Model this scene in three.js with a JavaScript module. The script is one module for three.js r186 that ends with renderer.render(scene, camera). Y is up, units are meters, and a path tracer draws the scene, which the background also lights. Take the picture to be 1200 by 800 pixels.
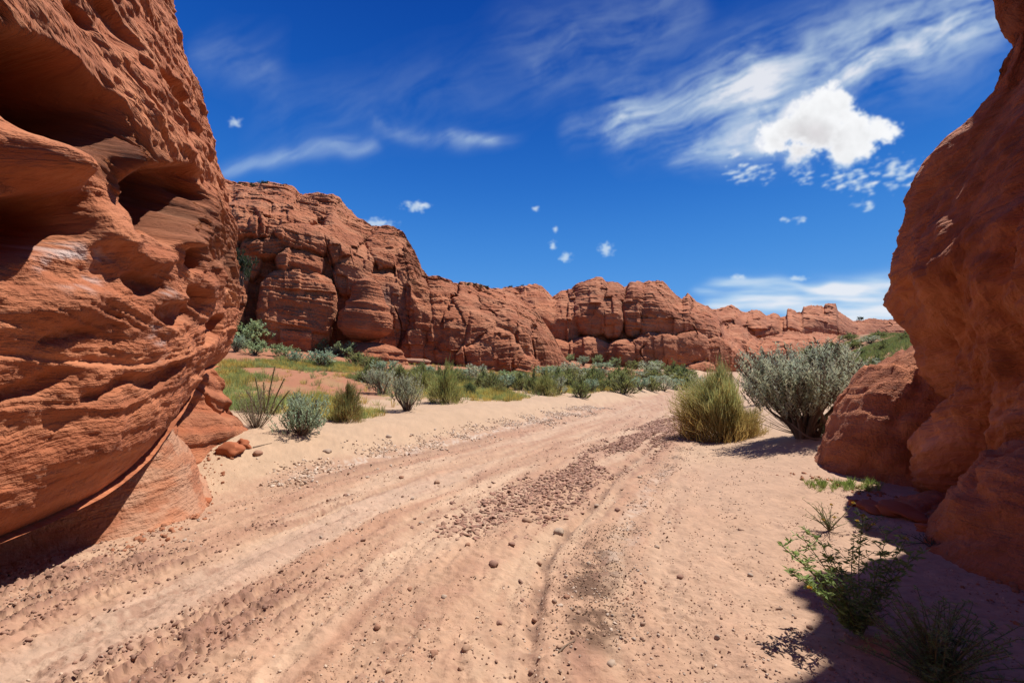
import * as THREE from 'three';
import { mergeGeometries } from 'three/addons/utils/BufferGeometryUtils.js';

// ------------------------------------------------------------------ camera, sun, exposure
const F = 540, EYE = 1.6, PITCH = Math.atan(40 / F);
const scene = new THREE.Scene();
const camera = new THREE.PerspectiveCamera(2 * Math.atan(400 / F) * 180 / Math.PI, 1.5, 0.05, 4000);
camera.position.set(0, EYE, 0);
camera.rotation.x = PITCH;
const renderer = new THREE.WebGLRenderer({ antialias: true });
renderer.toneMapping = THREE.LinearToneMapping;
renderer.toneMappingExposure = 1.5;
renderer.shadowMap.enabled = true;
const SUN = new THREE.Vector3(0.42, 1, -0.22).normalize();
const sun = new THREE.DirectionalLight(new THREE.Color(1, 0.955, 0.88), 5.0);
sun.position.copy(SUN).multiplyScalar(120);
sun.target.position.set(0, 0, -20);
sun.position.add(sun.target.position);
sun.castShadow = true;
sun.shadow.mapSize.set(4096, 4096);
Object.assign(sun.shadow.camera, { left: -90, right: 90, top: 90, bottom: -90, near: 1, far: 400 });
scene.add(sun, sun.target);

// ------------------------------------------------------------------ numbers
const { abs, min, max, floor, sin, cos, sqrt, exp, pow, PI, atan2, hypot, tan } = Math;
const clamp = (v, a = 0, b = 1) => (v < a ? a : v > b ? b : v);
const lerp = (a, b, t) => a + (b - a) * t;
const ss = (a, b, v) => { const t = clamp((v - a) / (b - a)); return t * t * (3 - 2 * t); };
const rng = (seed) => () => { seed = (seed + 0x6d2b79f5) | 0; let t = Math.imul(seed ^ (seed >>> 15), 1 | seed); t = (t + Math.imul(t ^ (t >>> 7), 61 | t)) ^ t; return ((t ^ (t >>> 14)) >>> 0) / 4294967296; };
const PERM = new Uint8Array(512), GX = new Float32Array(256), GY = new Float32Array(256), GZ = new Float32Array(256), G1 = new Float32Array(256);
{
  const r = rng(7), p = [...Array(256).keys()];
  for (let i = 255; i > 0; i--) { const j = floor(r() * (i + 1)); [p[i], p[j]] = [p[j], p[i]]; }
  for (let i = 0; i < 512; i++) PERM[i] = p[i & 255];
  for (let i = 0; i < 256; i++) { const z = r() * 2 - 1, a = r() * 2 * PI, q = sqrt(1 - z * z); GX[i] = q * cos(a); GY[i] = q * sin(a); GZ[i] = z; G1[i] = r() * 2 - 1; }
}
const fade = (t) => t * t * t * (t * (t * 6 - 15) + 10);
function noise(x, y, z) {                                            // gradient noise, about -1..1
  const xf = floor(x), yf = floor(y), zf = floor(z), X = xf & 255, Y = yf & 255, Z = zf & 255;
  x -= xf; y -= yf; z -= zf;
  const u = fade(x), v = fade(y), w = fade(z), A = PERM[X] + Y, B = PERM[X + 1] + Y, x1 = x - 1, y1 = y - 1, z1 = z - 1;
  const a0 = PERM[A] + Z, a1 = PERM[A + 1] + Z, b0 = PERM[B] + Z, b1 = PERM[B + 1] + Z;
  let i = PERM[a0]; const n000 = GX[i] * x + GY[i] * y + GZ[i] * z;
  i = PERM[b0]; const n100 = GX[i] * x1 + GY[i] * y + GZ[i] * z;
  i = PERM[a1]; const n010 = GX[i] * x + GY[i] * y1 + GZ[i] * z;
  i = PERM[b1]; const n110 = GX[i] * x1 + GY[i] * y1 + GZ[i] * z;
  i = PERM[a0 + 1]; const n001 = GX[i] * x + GY[i] * y + GZ[i] * z1;
  i = PERM[b0 + 1]; const n101 = GX[i] * x1 + GY[i] * y + GZ[i] * z1;
  i = PERM[a1 + 1]; const n011 = GX[i] * x + GY[i] * y1 + GZ[i] * z1;
  i = PERM[b1 + 1]; const n111 = GX[i] * x1 + GY[i] * y1 + GZ[i] * z1;
  const p = n000 + u * (n100 - n000), q = n010 + u * (n110 - n010), r = n001 + u * (n101 - n001), s = n011 + u * (n111 - n011);
  const e = p + v * (q - p), f = r + v * (s - r);
  return (e + w * (f - e)) * 1.5;
}
function noise1(x) { const i = floor(x), t = x - i; return lerp(G1[PERM[i & 255]], G1[PERM[(i + 1) & 255]], t * t * (3 - 2 * t)); }
const fbm = (x, y, z, n = 4, g = 0.5) => { let s = 0, a = 1; for (let i = 0; i < n; i++) { s += a * noise(x, y, z); x = x * 2.03 + 17.1; y = y * 2.03 + 5.3; z = z * 2.03 + 9.7; a *= g; } return s; };
const ridge = (x, y, z) => 1 - abs(noise(x, y, z));
const knots = (pts) => (x) => {                                      // piecewise smooth curve through sorted [x, y]
  if (x <= pts[0][0]) return pts[0][1];
  for (let i = 1; i < pts.length; i++) if (x < pts[i][0]) { const a = pts[i - 1], b = pts[i]; return lerp(a[1], b[1], (x - a[0]) / (b[0] - a[0])); }
  return pts[pts.length - 1][1];
};
const spline = (pts) => {                                            // the same with monotone cubic pieces
  const n = pts.length, m = pts.map((p, i) => (i === 0 || i === n - 1) ? 0 : (() => { const a = (p[1] - pts[i - 1][1]) / (p[0] - pts[i - 1][0]), b = (pts[i + 1][1] - p[1]) / (pts[i + 1][0] - p[0]); return a * b <= 0 ? 0 : 2 * a * b / (a + b); })());
  if (n > 1) { m[0] = (pts[1][1] - pts[0][1]) / (pts[1][0] - pts[0][0]); m[n - 1] = (pts[n - 1][1] - pts[n - 2][1]) / (pts[n - 1][0] - pts[n - 2][0]); }
  return (x) => {
    if (x <= pts[0][0]) return pts[0][1];
    for (let i = 1; i < n; i++) if (x < pts[i][0]) {
      const h = pts[i][0] - pts[i - 1][0], t = (x - pts[i - 1][0]) / h, t2 = t * t, t3 = t2 * t;
      return (2 * t3 - 3 * t2 + 1) * pts[i - 1][1] + (t3 - 2 * t2 + t) * h * m[i - 1] + (3 * t2 - 2 * t3) * pts[i][1] + (t3 - t2) * h * m[i];
    }
    return pts[n - 1][1];
  };
};
// photo pixel <-> world. depth d is measured along -z.
const CP = cos(PITCH), SP = sin(PITCH);
const ray = (px, py) => { const x = px - 600, y = 400 - py, z = -F; return [x, y * CP - z * SP, y * SP + z * CP]; };
const at = (px, py, d) => { const r = ray(px, py), k = d / -r[2]; return [r[0] * k, EYE + r[1] * k, -d]; };
const toPx = (x, y, z) => { const Y = y - EYE, yy = Y * CP + z * SP, zz = -Y * SP + z * CP; return [600 + F * x / -zz, 400 - F * yy / -zz]; };

// ------------------------------------------------------------------ sky: clear desert air with cirrus and a few cumuli
const EXPOSED = renderer.toneMappingExposure;                         // the sky is given as the exposed picture shows it
const lin = (c) => { c /= 255; return c <= 0.04045 ? c / 12.92 : pow((c + 0.055) / 1.055, 2.4); };
{
  const W = 3072, H = 1536, data = new Float32Array(W * H * 4);
  const stops = [[-90, 120, 150, 190], [-2, 128, 172, 226], [2, 132, 184, 236], [8, 98, 162, 230], [15, 68, 138, 218], [24, 40, 108, 198], [34, 22, 84, 176], [45, 14, 66, 156], [90, 10, 46, 126]];
  const chan = [1, 2, 3].map((c) => spline(stops.map((s) => [s[0], lin(s[c])])));
  const puffs = [[975, 121, 25], [938, 148, 22], [960, 152, 30], [908, 163, 18], [890, 171, 8], [1000, 160, 29], [1030, 152, 19], [1049, 149, 10], [986, 178, 19], [936, 178, 15], [1015, 172, 16], [955, 128, 18], [918, 156, 16]];
  const small = [[487, 242, 14, 6], [496, 240, 9, 3], [441, 262, 19, 6], [711, 292, 9, 8], [663, 301, 7, 6], [648, 287, 5, 5], [651, 268, 4, 3], [628, 244, 6, 3], [275, 143, 7, 6], [868, 324, 10, 3], [936, 326, 12, 3]];
  const mottle = [[1000, 212, 36, 18], [1052, 202, 36, 22], [943, 204, 16, 14], [880, 203, 34, 14], [1012, 240, 16, 8], [930, 258, 18, 5], [862, 180, 12, 6]];
  const streak = [ // x0 y0 x1 y1 half-width amount
    [725, 146, 900, 95, 36, 0.60], [860, 105, 1180, 5, 54, 0.60], [800, 185, 960, 130, 20, 0.6], [980, 95, 1170, 12, 17, 0.38], [620, 80, 800, 0, 45, 0.16], [660, 160, 760, 132, 18, 0.2],
    [255, 194, 420, 172, 9, 0.26], [430, 152, 600, 164, 9, 0.16], [535, 156, 592, 167, 8, 0.30], [240, 60, 340, 80, 30, 0.12], [300, 150, 620, 90, 40, 0.06],
    [815, 340, 1000, 336, 5, 0.6], [960, 338, 1100, 324, 12, 0.82], [830, 358, 1120, 354, 15, 0.98], [1000, 372, 1120, 366, 9, 0.5]];
  const seg = (x, y, s) => { const dx = s[2] - s[0], dy = s[3] - s[1], L2 = dx * dx + dy * dy, t = ((x - s[0]) * dx + (y - s[1]) * dy) / L2, tc = clamp(t); const q = hypot(x - s[0] - dx * tc, y - s[1] - dy * tc) / s[4]; return exp(-q * q) * ss(-0.18, 0.12, t) * ss(1.18, 0.88, t); };
  for (let j = 0; j < H; j++) {
    const el = ((j + 0.5) / H - 0.5) * PI, y = sin(el), ce = cos(el), deg = el * 180 / PI, base = chan.map((c) => c(deg));
    for (let i = 0; i < W; i++) {
      const az = ((i + 0.5) / W - 0.5) * 2 * PI, x = cos(az) * ce, z = sin(az) * ce, o = (j * W + i) * 4;
      let [r, g, b] = base, a = 0, lit = 0.93, warm = 0;
      if (y > -0.05) {
        const yy = y * CP + z * SP, zz = -y * SP + z * CP, front = zz < -0.2;
        let inside = 0;
        if (front) {
          const px = 600 + F * x / -zz, py = 400 - F * yy / -zz;
          inside = ss(-260, 40, px) * ss(1460, 1160, px) * ss(-300, 10, py);
          if (inside > 0) {
            const wx = px + 22 * fbm(px / 130, py / 110, 1.5, 3), wy = py + 16 * fbm(px / 130, py / 110, 7.5, 3);
            const along = wx * 0.93 - wy * 0.37, across = wx * 0.37 + wy * 0.93;
            const flat = ss(290, 330, py);
            let m = 0;
            for (const s of streak) m += s[5] * seg(wx, wy, s);
            if (m > 0.004) {
              const fib = flat > 0.5 ? 0.66 + 0.5 * fbm(px / 90, py / 11, 4.2, 4) : 0.58 + 0.40 * fbm(along / 150, across / 38, 3.3, 5, 0.58) + 0.13 * fbm(along / 130, across / 9, 8.8, 4, 0.6) + 0.16 * fbm(along / 34, across / 18, 5.8, 5, 0.62);
              a = clamp(m * (flat > 0.5 ? clamp(fib, 0, 1.4) : 1.15 * ss(0.05, 1.15, fib)), 0, 0.85);
            }
            for (const s of mottle) {
              const q = ((px - s[0]) / s[2]) ** 2 + ((py - s[1]) / s[3]) ** 2;
              if (q < 1.6) { const n = fbm(px / 13, (py + px * 0.25) / 6, 2.1, 4); const k = ss(0.0, 1.25, n + 0.6 - q * 0.75) * 0.72; a = 1 - (1 - a) * (1 - k); }
            }
            for (const s of small) {
              const q = hypot((px - s[0]) / s[2], (py - s[1]) / s[3]);
              if (q < 1.8) { const k = ss(1.25, 0.1, q + 0.6 * fbm(px / 8, py / 6, s[0], 4, 0.6)) * 0.58; a = 1 - (1 - a) * (1 - k); }
            }
            if (px > 860 && px < 1090 && py > 70 && py < 215) {
              let d = 1e9, w = 0;
              for (const c of puffs) { const e = hypot(px - c[0], py - c[1]) - c[2]; w += exp(-e / 4); }
              d = -4 * Math.log(w + 1e-30);
              d += 7.5 * fbm(px / 19, py / 16, 5.5, 6, 0.66) + 1.5;
              const under = ss(175, 195, py);
              const k = ss(4 + 5 * under, -6 - 9 * under, d);
              if (k > 0) {
                const deep = clamp(-d / 26), core = ss(40, 8, hypot((px - 948) * 0.75, (py - 166) * 1.1));
                const relief = 0.5 + 0.5 * fbm(px / 17, py / 17, 5.5, 4);
                const L = 1.0 - 0.17 * min(1, deep * 1.7) * core - 0.16 * relief * min(1, deep * 2);
                lit = lerp(lit, L, k); warm = lerp(warm, core * deep, k); a = 1 - (1 - a) * (1 - k);
              }
            }
          }
        }
        if (inside < 1 && y > 0.01) {                                 // the same thin cirrus all round
          const k = 1 / (y + 0.12), u = x * k, v = z * k, q = fbm(u * 1.1 + 3, v * 1.1, 0.5, 4), f = 0.5 + 0.5 * fbm(u * 2.2 + v * 1.1, v * 7 - u * 3.3, 2.5, 4);
          const c = ss(0.05, 0.75, q) * f * 0.4 * ss(0.01, 0.08, y) * (1 - inside);
          a = 1 - (1 - a) * (1 - c);
        }
      }
      r = lerp(r, lit * lerp(0.80, 0.97, ss(0.3, 0.9, a)), a); g = lerp(g, lit * (0.98 - 0.04 * warm), a); b = lerp(b, lit * (1.0 - 0.03 * warm), a);
      data[o] = r / EXPOSED; data[o + 1] = g / EXPOSED; data[o + 2] = b / EXPOSED; data[o + 3] = 1;
    }
  }
  const t = new THREE.DataTexture(data, W, H, THREE.RGBAFormat, THREE.FloatType);
  t.mapping = THREE.EquirectangularReflectionMapping;
  t.magFilter = THREE.LinearFilter; t.minFilter = THREE.LinearFilter; t.colorSpace = THREE.LinearSRGBColorSpace;
  t.needsUpdate = true;
  scene.background = t; scene.environment = t;
}
console.log('sky');

// ------------------------------------------------------------------ helpers for objects
const taken = new Map();
const numbered = (name) => { const n = taken.get(name) ?? 0; taken.set(name, n + 1); return n ? name + '_' + String(n).padStart(3, '0') : name; };
function mark(o) { o.traverse((m) => { if (m.isMesh) { m.castShadow = true; m.receiveShadow = true; } }); return o; }
function tag(o, label, category, group, kind) { if (label) o.userData.label = label; if (category) o.userData.category = category; if (group) o.userData.group = group; if (kind) o.userData.kind = kind; return o; }
function add(o, name, label, category, group, kind) { o.name = numbered(name); scene.add(mark(o)); return tag(o, label, category, group, kind); }
function part(parent, name, geometry, material) { const m = new THREE.Mesh(geometry, material); m.name = name; parent.add(m); return m; }
const ALBEDO = 0.66;                                                 // the base colours below are written relative to each other; this brings them to real reflectances
function geo(pos, idx, col, uv) {
  if (col) { col = Float32Array.from(col); for (let i = 0; i < col.length; i++) col[i] *= ALBEDO; }
  const g = new THREE.BufferGeometry();
  g.setAttribute('position', new THREE.BufferAttribute(pos instanceof Float32Array ? pos : new Float32Array(pos), 3));
  if (col) g.setAttribute('color', new THREE.BufferAttribute(col instanceof Float32Array ? col : new Float32Array(col), 3));
  if (uv) g.setAttribute('uv', new THREE.BufferAttribute(uv instanceof Float32Array ? uv : new Float32Array(uv), 2));
  g.setIndex(new THREE.BufferAttribute(idx instanceof Uint32Array ? idx : new Uint32Array(idx), 1));
  g.computeVertexNormals();
  return g;
}
// a sheet of rows x cols points; fn(u, v, out) writes x y z r g b s t (s, t: metres for the grain)
function sheet(rows, cols, fn, flip = false, wrap = false) {
  const n = rows * cols, pos = new Float32Array(n * 3), col = new Float32Array(n * 3), uv = new Float32Array(n * 2), idx = new Uint32Array((rows - 1) * (cols - 1) * 6), o = new Float64Array(8);
  for (let j = 0, k = 0; j < rows; j++) for (let i = 0; i < cols; i++, k++) {
    fn(i / (cols - 1), j / (rows - 1), o, i, j);
    pos[k * 3] = o[0]; pos[k * 3 + 1] = o[1]; pos[k * 3 + 2] = o[2];
    col[k * 3] = o[3]; col[k * 3 + 1] = o[4]; col[k * 3 + 2] = o[5];
    uv[k * 2] = o[6]; uv[k * 2 + 1] = o[7];
  }
  let q = 0;
  for (let j = 0; j < rows - 1; j++) for (let i = 0; i < cols - 1; i++) {
    const a = j * cols + i, b = a + 1, c = a + cols, d = c + 1;
    if (flip) { idx[q++] = a; idx[q++] = c; idx[q++] = b; idx[q++] = b; idx[q++] = c; idx[q++] = d; }
    else { idx[q++] = a; idx[q++] = b; idx[q++] = c; idx[q++] = b; idx[q++] = d; idx[q++] = c; }
  }
  const g = geo(pos, idx, col, uv);
  if (wrap) {                                                        // first and last column coincide: share their normals
    const N = g.attributes.normal;
    for (let j = 0; j < rows; j++) {
      const a = j * cols, b = a + cols - 1, x = N.getX(a) + N.getX(b), y = N.getY(a) + N.getY(b), z = N.getZ(a) + N.getZ(b), l = hypot(x, y, z) || 1;
      N.setXYZ(a, x / l, y / l, z / l); N.setXYZ(b, x / l, y / l, z / l);
    }
  }
  return g;
}

// ------------------------------------------------------------------ grain textures (tile in metres)
function grain(N, fn) {
  const d = new Uint8Array(N * N * 4);
  for (let j = 0; j < N; j++) for (let i = 0; i < N; i++) { const v = clamp(fn(i / N, j / N)) * 255; const o = (j * N + i) * 4; d[o] = d[o + 1] = d[o + 2] = v; d[o + 3] = 255; }
  const t = new THREE.DataTexture(d, N, N, THREE.RGBAFormat);
  t.wrapS = t.wrapT = THREE.RepeatWrapping; t.magFilter = THREE.LinearFilter; t.minFilter = THREE.LinearMipmapLinearFilter; t.generateMipmaps = true; t.needsUpdate = true;
  return t;
}
// noise that tiles: sampled on two circles folded into 3-D by blending
const tile = (f) => (u, v) => { const x = ss(0.8, 1, u), y = ss(0.8, 1, v), a = f(u, v), p = x ? lerp(a, f(u - 1, v), x) : a; return y ? lerp(p, x ? lerp(f(u, v - 1), f(u - 1, v - 1), x) : f(u, v - 1), y) : p; };
const sawb = (l) => { const i = floor(l), t = l - i, h = G1[PERM[(i + 512) & 255]] * 0.5 + 0.5; return h * (t < 0.8 ? 0.2 + 0.8 * t : (1 - t) / 0.2); };
const sandBump = grain(512, tile((u, v) => 0.5 + 0.22 * fbm(u * 60, v * 60, 1.5, 4, 0.65) + 0.18 * fbm(u * 14, v * 14, 4.5, 3)));
const rockBump = grain(1024, tile((u, v) => { const w = v + 0.012 * fbm(u * 5, v * 5, 2.2, 3); return 0.42 + 0.3 * (sawb(w * 34 + 0.6 * noise(u * 9, v * 9, 1)) - 0.3) * (0.5 + 0.5 * noise(u * 7, v * 7, 4)) + 0.12 * fbm(u * 6, w * 70, 3.3, 3, 0.6) + 0.22 * fbm(u * 24, v * 24, 6.1, 5, 0.66); }));
const farBump = grain(1024, tile((u, v) => { const w = v + 0.02 * fbm(u * 4, v * 4, 2.2, 3); return 0.5 + 0.26 * fbm(u * 5, w * 44, 3.3, 4, 0.6) + 0.16 * fbm(u * 30, v * 30, 6.1, 4, 0.6); }));
const M = {
  ground: new THREE.MeshStandardMaterial({ vertexColors: true, roughness: 0.96, bumpMap: sandBump, bumpScale: 0.012 }),
  rock: new THREE.MeshStandardMaterial({ vertexColors: true, roughness: 0.92, bumpMap: rockBump, bumpScale: 0.045 }),
  cliff: new THREE.MeshStandardMaterial({ vertexColors: true, roughness: 0.95, bumpMap: farBump, bumpScale: 0.22 }),
  stone: new THREE.MeshStandardMaterial({ vertexColors: true, roughness: 0.9 }),
  plant: new THREE.MeshPhysicalMaterial({ vertexColors: true, roughness: 0.85, side: THREE.DoubleSide, transmission: 0.45, thickness: 0, specularIntensity: 0.3 }),
  wood: new THREE.MeshStandardMaterial({ vertexColors: true, roughness: 0.9 }),
  petal: new THREE.MeshPhysicalMaterial({ color: new THREE.Color().setRGB(0.55, 0.36, 0.02), roughness: 0.7, side: THREE.DoubleSide, transmission: 0.25, thickness: 0 }),
};
for (const k in M) M[k].name = k;

// ------------------------------------------------------------------ the ground: wash, banks, slopes
const slope = spline([[-10, 0.0], [2.2, 0.06], [3.6, 0.2], [5.5, 0.42], [9, 0.48], [20, 0.5], [900, 0.5]]);
const CTAB = new Float32Array(9201); { let s = 0; for (let i = 0; i < 9201; i++) { CTAB[i] = s; s += slope(i * 0.1 - 20) * 0.1; } const z = CTAB[225]; for (let i = 0; i < 9201; i++) CTAB[i] -= z; }
const C = (d) => { const t = clamp((d + 20) * 10, 0, 9199), i = floor(t); return lerp(CTAB[i], CTAB[i + 1], t - i); };
const eL = (x, d) => -4.7 - (x - C(d)), eR = (x, d) => (x - C(d)) - 1.3;
function H0(x, d) {                                                  // the broad shape
  const l = eL(x, d), r = eR(x, d);
  let h = 0.025 * noise(x * 0.35, d * 0.3, 3.1);
  if (l > 0) h += (0.36 * ss(0, 1.9, l) + 0.05 * min(l, 12) + 0.14 * clamp(l - 12, 0, 40)) * ss(3, 8, d) + 0.10 * noise(x * 0.4, d * 0.4, 9.1) * ss(0.5, 3, l) + 0.3 * noise(x * 0.13, d * 0.13, 2.1) * ss(5, 14, l);
  if (r > 0) h += 0.36 * ss(0, 2.6, r) * ss(5.5, 9.5, d) + 0.31 * clamp(r - 1.5, 0, 22) * ss(13, 30, d) + 0.25 * noise(x * 0.16, d * 0.16, 6.1) * ss(4, 9, r) * ss(12, 20, d);
  if (x > 2.0) h += 0.10 * ss(2.0, 4.4, x) * ss(9, 6, d);
  h += 0.09 * clamp(d - 62, 0, 26);
  return h;
}
const mudA = (x, d, w) => ss(0.9, 0.35, abs(w + 3.55)) * ss(4.9, 4.0, d) + ss(0.55, 0.2, abs(w + 1.95 - 0.2 * (d - 3))) * ss(4.2, 3.4, d) * 0.9 + ss(0.25, 0.1, abs(w + 3.15)) * ss(4.6, 5.0, d) * ss(6.8, 6.1, d) * 0.8;
function ground(x, d, out) {
  const w = x - C(d), wob = 0.22 * noise(x * 0.5, d * 0.35, 8.8), ww = w + wob;
  let h = H0(x, d);
  const bed = ss(-5.0, -4.5, w) * ss(1.9, 1.0, w);
  // flow-aligned relief
  const s1 = fbm(w * 3.2, d * 0.35, 1.2, 4), s2 = fbm(w * 8, d * 2.2, 5.2, 4, 0.6), fine = fbm(x * 9, d * 9, 2.7, 3);
  const grit = fbm(x * 34, d * 34, 6.6, 2);
  const near = ss(16, 6, d);
  const silt = ss(0.12, 0.5, fbm(w * 1.3 + 4, d * 0.22, 14.1, 4)) * bed;
  const flow = ss(0.80, 0.97, ridge(w * 1.7 + 0.3 * noise(w * 4, d * 0.8, 2), d * 0.16, 6.3)) * bed * ss(-0.3, 0.3, noise(w * 2, d * 0.9, 5.5));
  h += bed * (0.022 * s1 + 0.020 * s2) - 0.02 * flow + 0.011 * fine * near + 0.004 * grit * ss(7, 4, d);
  // thin sheets of dried mud, their broken edges one over the other along the flow
  const tf = (fbm(w * 1.5, d * 0.42, 12.5, 5, 0.62) + 0.10 * noise(x * 9, d * 9, 4.4)) * 5, ti = floor(tf), tt = tf - ti, tone = G1[PERM[(ti + 64) & 255]], sheetMud = ss(-5.2, -4.2, w) * ss(2.4, 0.9, w) * ss(26, 9, d) * ss(-0.55, 0.15, noise(w * 0.9, d * 0.5, 17));
  h += 0.016 * sheetMud * (ti + ss(0, 0.07, tt) - tf * 0.75);
  // ruts
  const rut = (w0, width, depth) => { const q = abs(ww - w0) / width; return -depth * exp(-q * q); };
  h += (rut(0.0, 0.05, 0.045) + rut(-0.1, 0.16, 0.02)) * ss(0.35, 0.0, noise(d * 0.9, 0, 3) - 0.3);
  h += rut(-2.05, 0.07, 0.03) * ss(-0.2, 0.3, noise(d * 0.7, 4, 3)) + rut(-1.2, 0.06, 0.02);
  h += rut(-3.02, 0.035, 0.05) * ss(4.6, 5.0, d) * ss(6.6, 6.0, d) + rut(-2.9, 0.03, 0.04) * ss(4.8, 5.1, d) * ss(6.4, 5.8, d);
  h += 0.07 * ss(-4.15, -4.3, ww + 0.15 * noise(d * 1.3, 2, 5)) * ss(6, 7, d) * ss(30, 16, d);   // cut edge of the gravel bar
  // curled mud crust
  const md = mudA(x, d, w);
  let crust = 0;
  if (md > 0.02) {
    const f = fbm(w * 10, d * 1.5, 7.7, 4, 0.6) + 0.14 * noise(w * 24, d * 7, 3.9);
    crust = ss(0.05, 0.16, f - 0.6 * (1 - md)) * ss(0.75, 0.5, f) * md;
    h += 0.036 * crust + 0.02 * crust * fbm(w * 20, d * 8, 1.7, 2);
  }
  const foot = ss(0.35, 0.6, noise(x * 2.3, d * 2.3, 4.1)) * ss(0.3, 1.2, w) * near;               // trampled sand on the right
  h -= 0.02 * foot * (0.5 + fbm(x * 7, d * 7, 3.3, 2));
  out[1] = h;
  // what the surface is made of
  const n1 = fbm(x * 0.8, d * 0.8, 4.4, 4), n2 = fbm(x * 4, d * 4, 7.4, 3), n3 = noise(x * 21, d * 21, 2.4);
  const sandL = ss(0.1, 0.6, eL(x, d) + 0.3 * n2), sandR = ss(-0.3, 0.7, w - 0.75 + 0.35 * n1);
  let r = 0.52, g = 0.31, b = 0.195;
  const mixc = (R, G, B, k) => { if (k > 0) { r = lerp(r, R, k); g = lerp(g, G, k); b = lerp(b, B, k); } };
  mixc(0.44, 0.235, 0.145, 0.85 * ss(0.0, 0.7, s1 + 0.4 * n1 + 0.25 * s2) * bed);
  mixc(0.32, 0.165, 0.105, 0.55 * flow * ss(-0.4, 0.4, n2 + n3));
  mixc(0.43, 0.235, 0.15, 0.6 * ss(0.1, 0.6, n2 + 0.5 * s2) * bed);
  mixc(0.57, 0.38, 0.245, 0.7 * ss(0.1, 0.7, -s1 + 0.3 * n2) * bed);
  mixc(0.60, 0.405, 0.27, 0.65 * silt);
  mixc(0.52, 0.35, 0.25, 0.65 * ss(0.42, 0.2, abs(ww + 2.72 - 0.03 * d)) * ss(9, 6, d));           // grey clay film
  mixc(0.42, 0.23, 0.15, 0.6 * ss(0.8, 0.3, abs(ww + 0.75 - 0.06 * (d - 5))) * ss(4.5, 5.6, d) * ss(19, 14, d) * ss(-0.5, 0.2, n2 + n1));  // chip band
  mixc(0.22, 0.12, 0.075, 0.8 * ss(0.07, 0.02, abs(ww - 0.0)) * ss(-0.3, 0.3, n2 + noise(d * 2, 1, 1)) * ss(20, 12, d));
  mixc(0.15, 0.078, 0.044, ss(0.26, 0.05, abs(w - 0.40 + 0.16 * n2 - 0.03 * d)) * ss(2.7, 3.0, d) * ss(5.2, 4.0, d) * ss(-0.35, 0.15, n2 + 0.7 * n3));  // plant litter
  mixc(0.60, 0.48, 0.38, 0.75 * ss(0.45, 0.1, abs(w + 4.72 + 0.25 * n1)) * ss(6.5, 7.5, d) * ss(26, 14, d) * ss(-0.2, 0.5, n3 + n2));       // pale gravel bar
  mixc(0.55, 0.42, 0.33, 0.6 * ss(0.22, 0.05, abs(w - 0.55 - 0.03 * d)) * ss(3.6, 4.4, d) * ss(9, 7, d) * ss(-0.1, 0.4, n3 + n2));
  mixc(0.33, 0.19, 0.125, 0.7 * ss(0.10, 0.02, abs(ww + 4.28)) * ss(6, 7, d) * ss(20, 14, d));
  mixc(0.27, 0.13, 0.085, 0.9 * crust);
  mixc(0.36, 0.185, 0.12, 0.5 * md * ss(-0.3, 0.3, n2));
  mixc(0.55, 0.365, 0.23, sandL * (1 - 0.25 * ss(0, 0.8, n1)));
  mixc(0.52, 0.325, 0.215, sandR * (1 - 0.4 * ss(0, 0.7, n1)));
  mixc(0.55, 0.365, 0.235, sandR * ss(7, 10, d) * 0.8);
  const tal = ss(5, 9, eL(x, d) + 2.5 * n1) * ss(10, 18, d), talR = ss(3, 7, eR(x, d) + 2 * n1) * ss(14, 22, d);
  mixc(0.40, 0.145, 0.066, 0.92 * max(tal, talR));
  mixc(0.36, 0.26, 0.10, 0.5 * max(tal * ss(-0.2, 0.6, n1), talR * ss(-0.4, 0.4, n1)) * ss(26, 12, eL(x, d)));
  mixc(0.30, 0.155, 0.10, 0.7 * bed * ss(0.25, 0.6, fbm(w * 5.5, d * 0.9, 9.4, 4, 0.6)) * ss(-0.2, 0.4, n3 + n2));
  const k = 1 + 0.10 * tone * sheetMud + 0.14 * n3 * near + 0.10 * n2 + 0.14 * grit * ss(9, 4, d);
  out[3] = r * k; out[4] = g * k; out[5] = b * k;
}
const tmp = new Float64Array(8);
const groundY = (x, d) => { ground(x, d, tmp); return tmp[1]; };
const onGround = (px, py) => {                                       // where the line of sight through a pixel meets the ground
  const r = ray(px, py); let d0 = 0.5;
  for (let d = 0.6; d < 120; d *= 1.01) {
    const k = d / -r[2], y = EYE + r[1] * k;
    if (y < H0(r[0] * k, d)) { let a = d0, b = d; for (let i = 0; i < 20; i++) { const m = (a + b) / 2, q = m / -r[2]; if (EYE + r[1] * q < H0(r[0] * q, m)) b = m; else a = m; } return [r[0] * b / -r[2], H0(r[0] * b / -r[2], b), -b]; }
    d0 = d;
  }
  return null;
};
{
  const ds = [];
  for (let i = 0; i < 18; i++) ds.push(-7 + 8.6 * i / 18);
  for (let i = 0; i < 420; i++) ds.push(1 / lerp(1 / 1.6, 1 / 34, i / 420));
  for (let i = 0; i <= 60; i++) ds.push(34 * pow(900 / 34, i / 60));
  const g = sheet(ds.length, 880, (u, v, o, i, j) => {
    const d = ds[j], half = 7.5 + 1.25 * max(0, d), q = u * 2 - 1, x = (0.8 * q + 0.2 * q * q * q) * half * 1.12 + 0.1 * max(0, d);
    ground(x, d, o); o[0] = x; o[2] = -d; o[6] = x / 1.5; o[7] = d / 1.5;
  });
  const m = new THREE.Mesh(g, M.ground);
  add(m, 'ground', 'tan sand and pink mud floor of the dry wash', null, null, 'structure');
}
console.log('ground');

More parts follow.
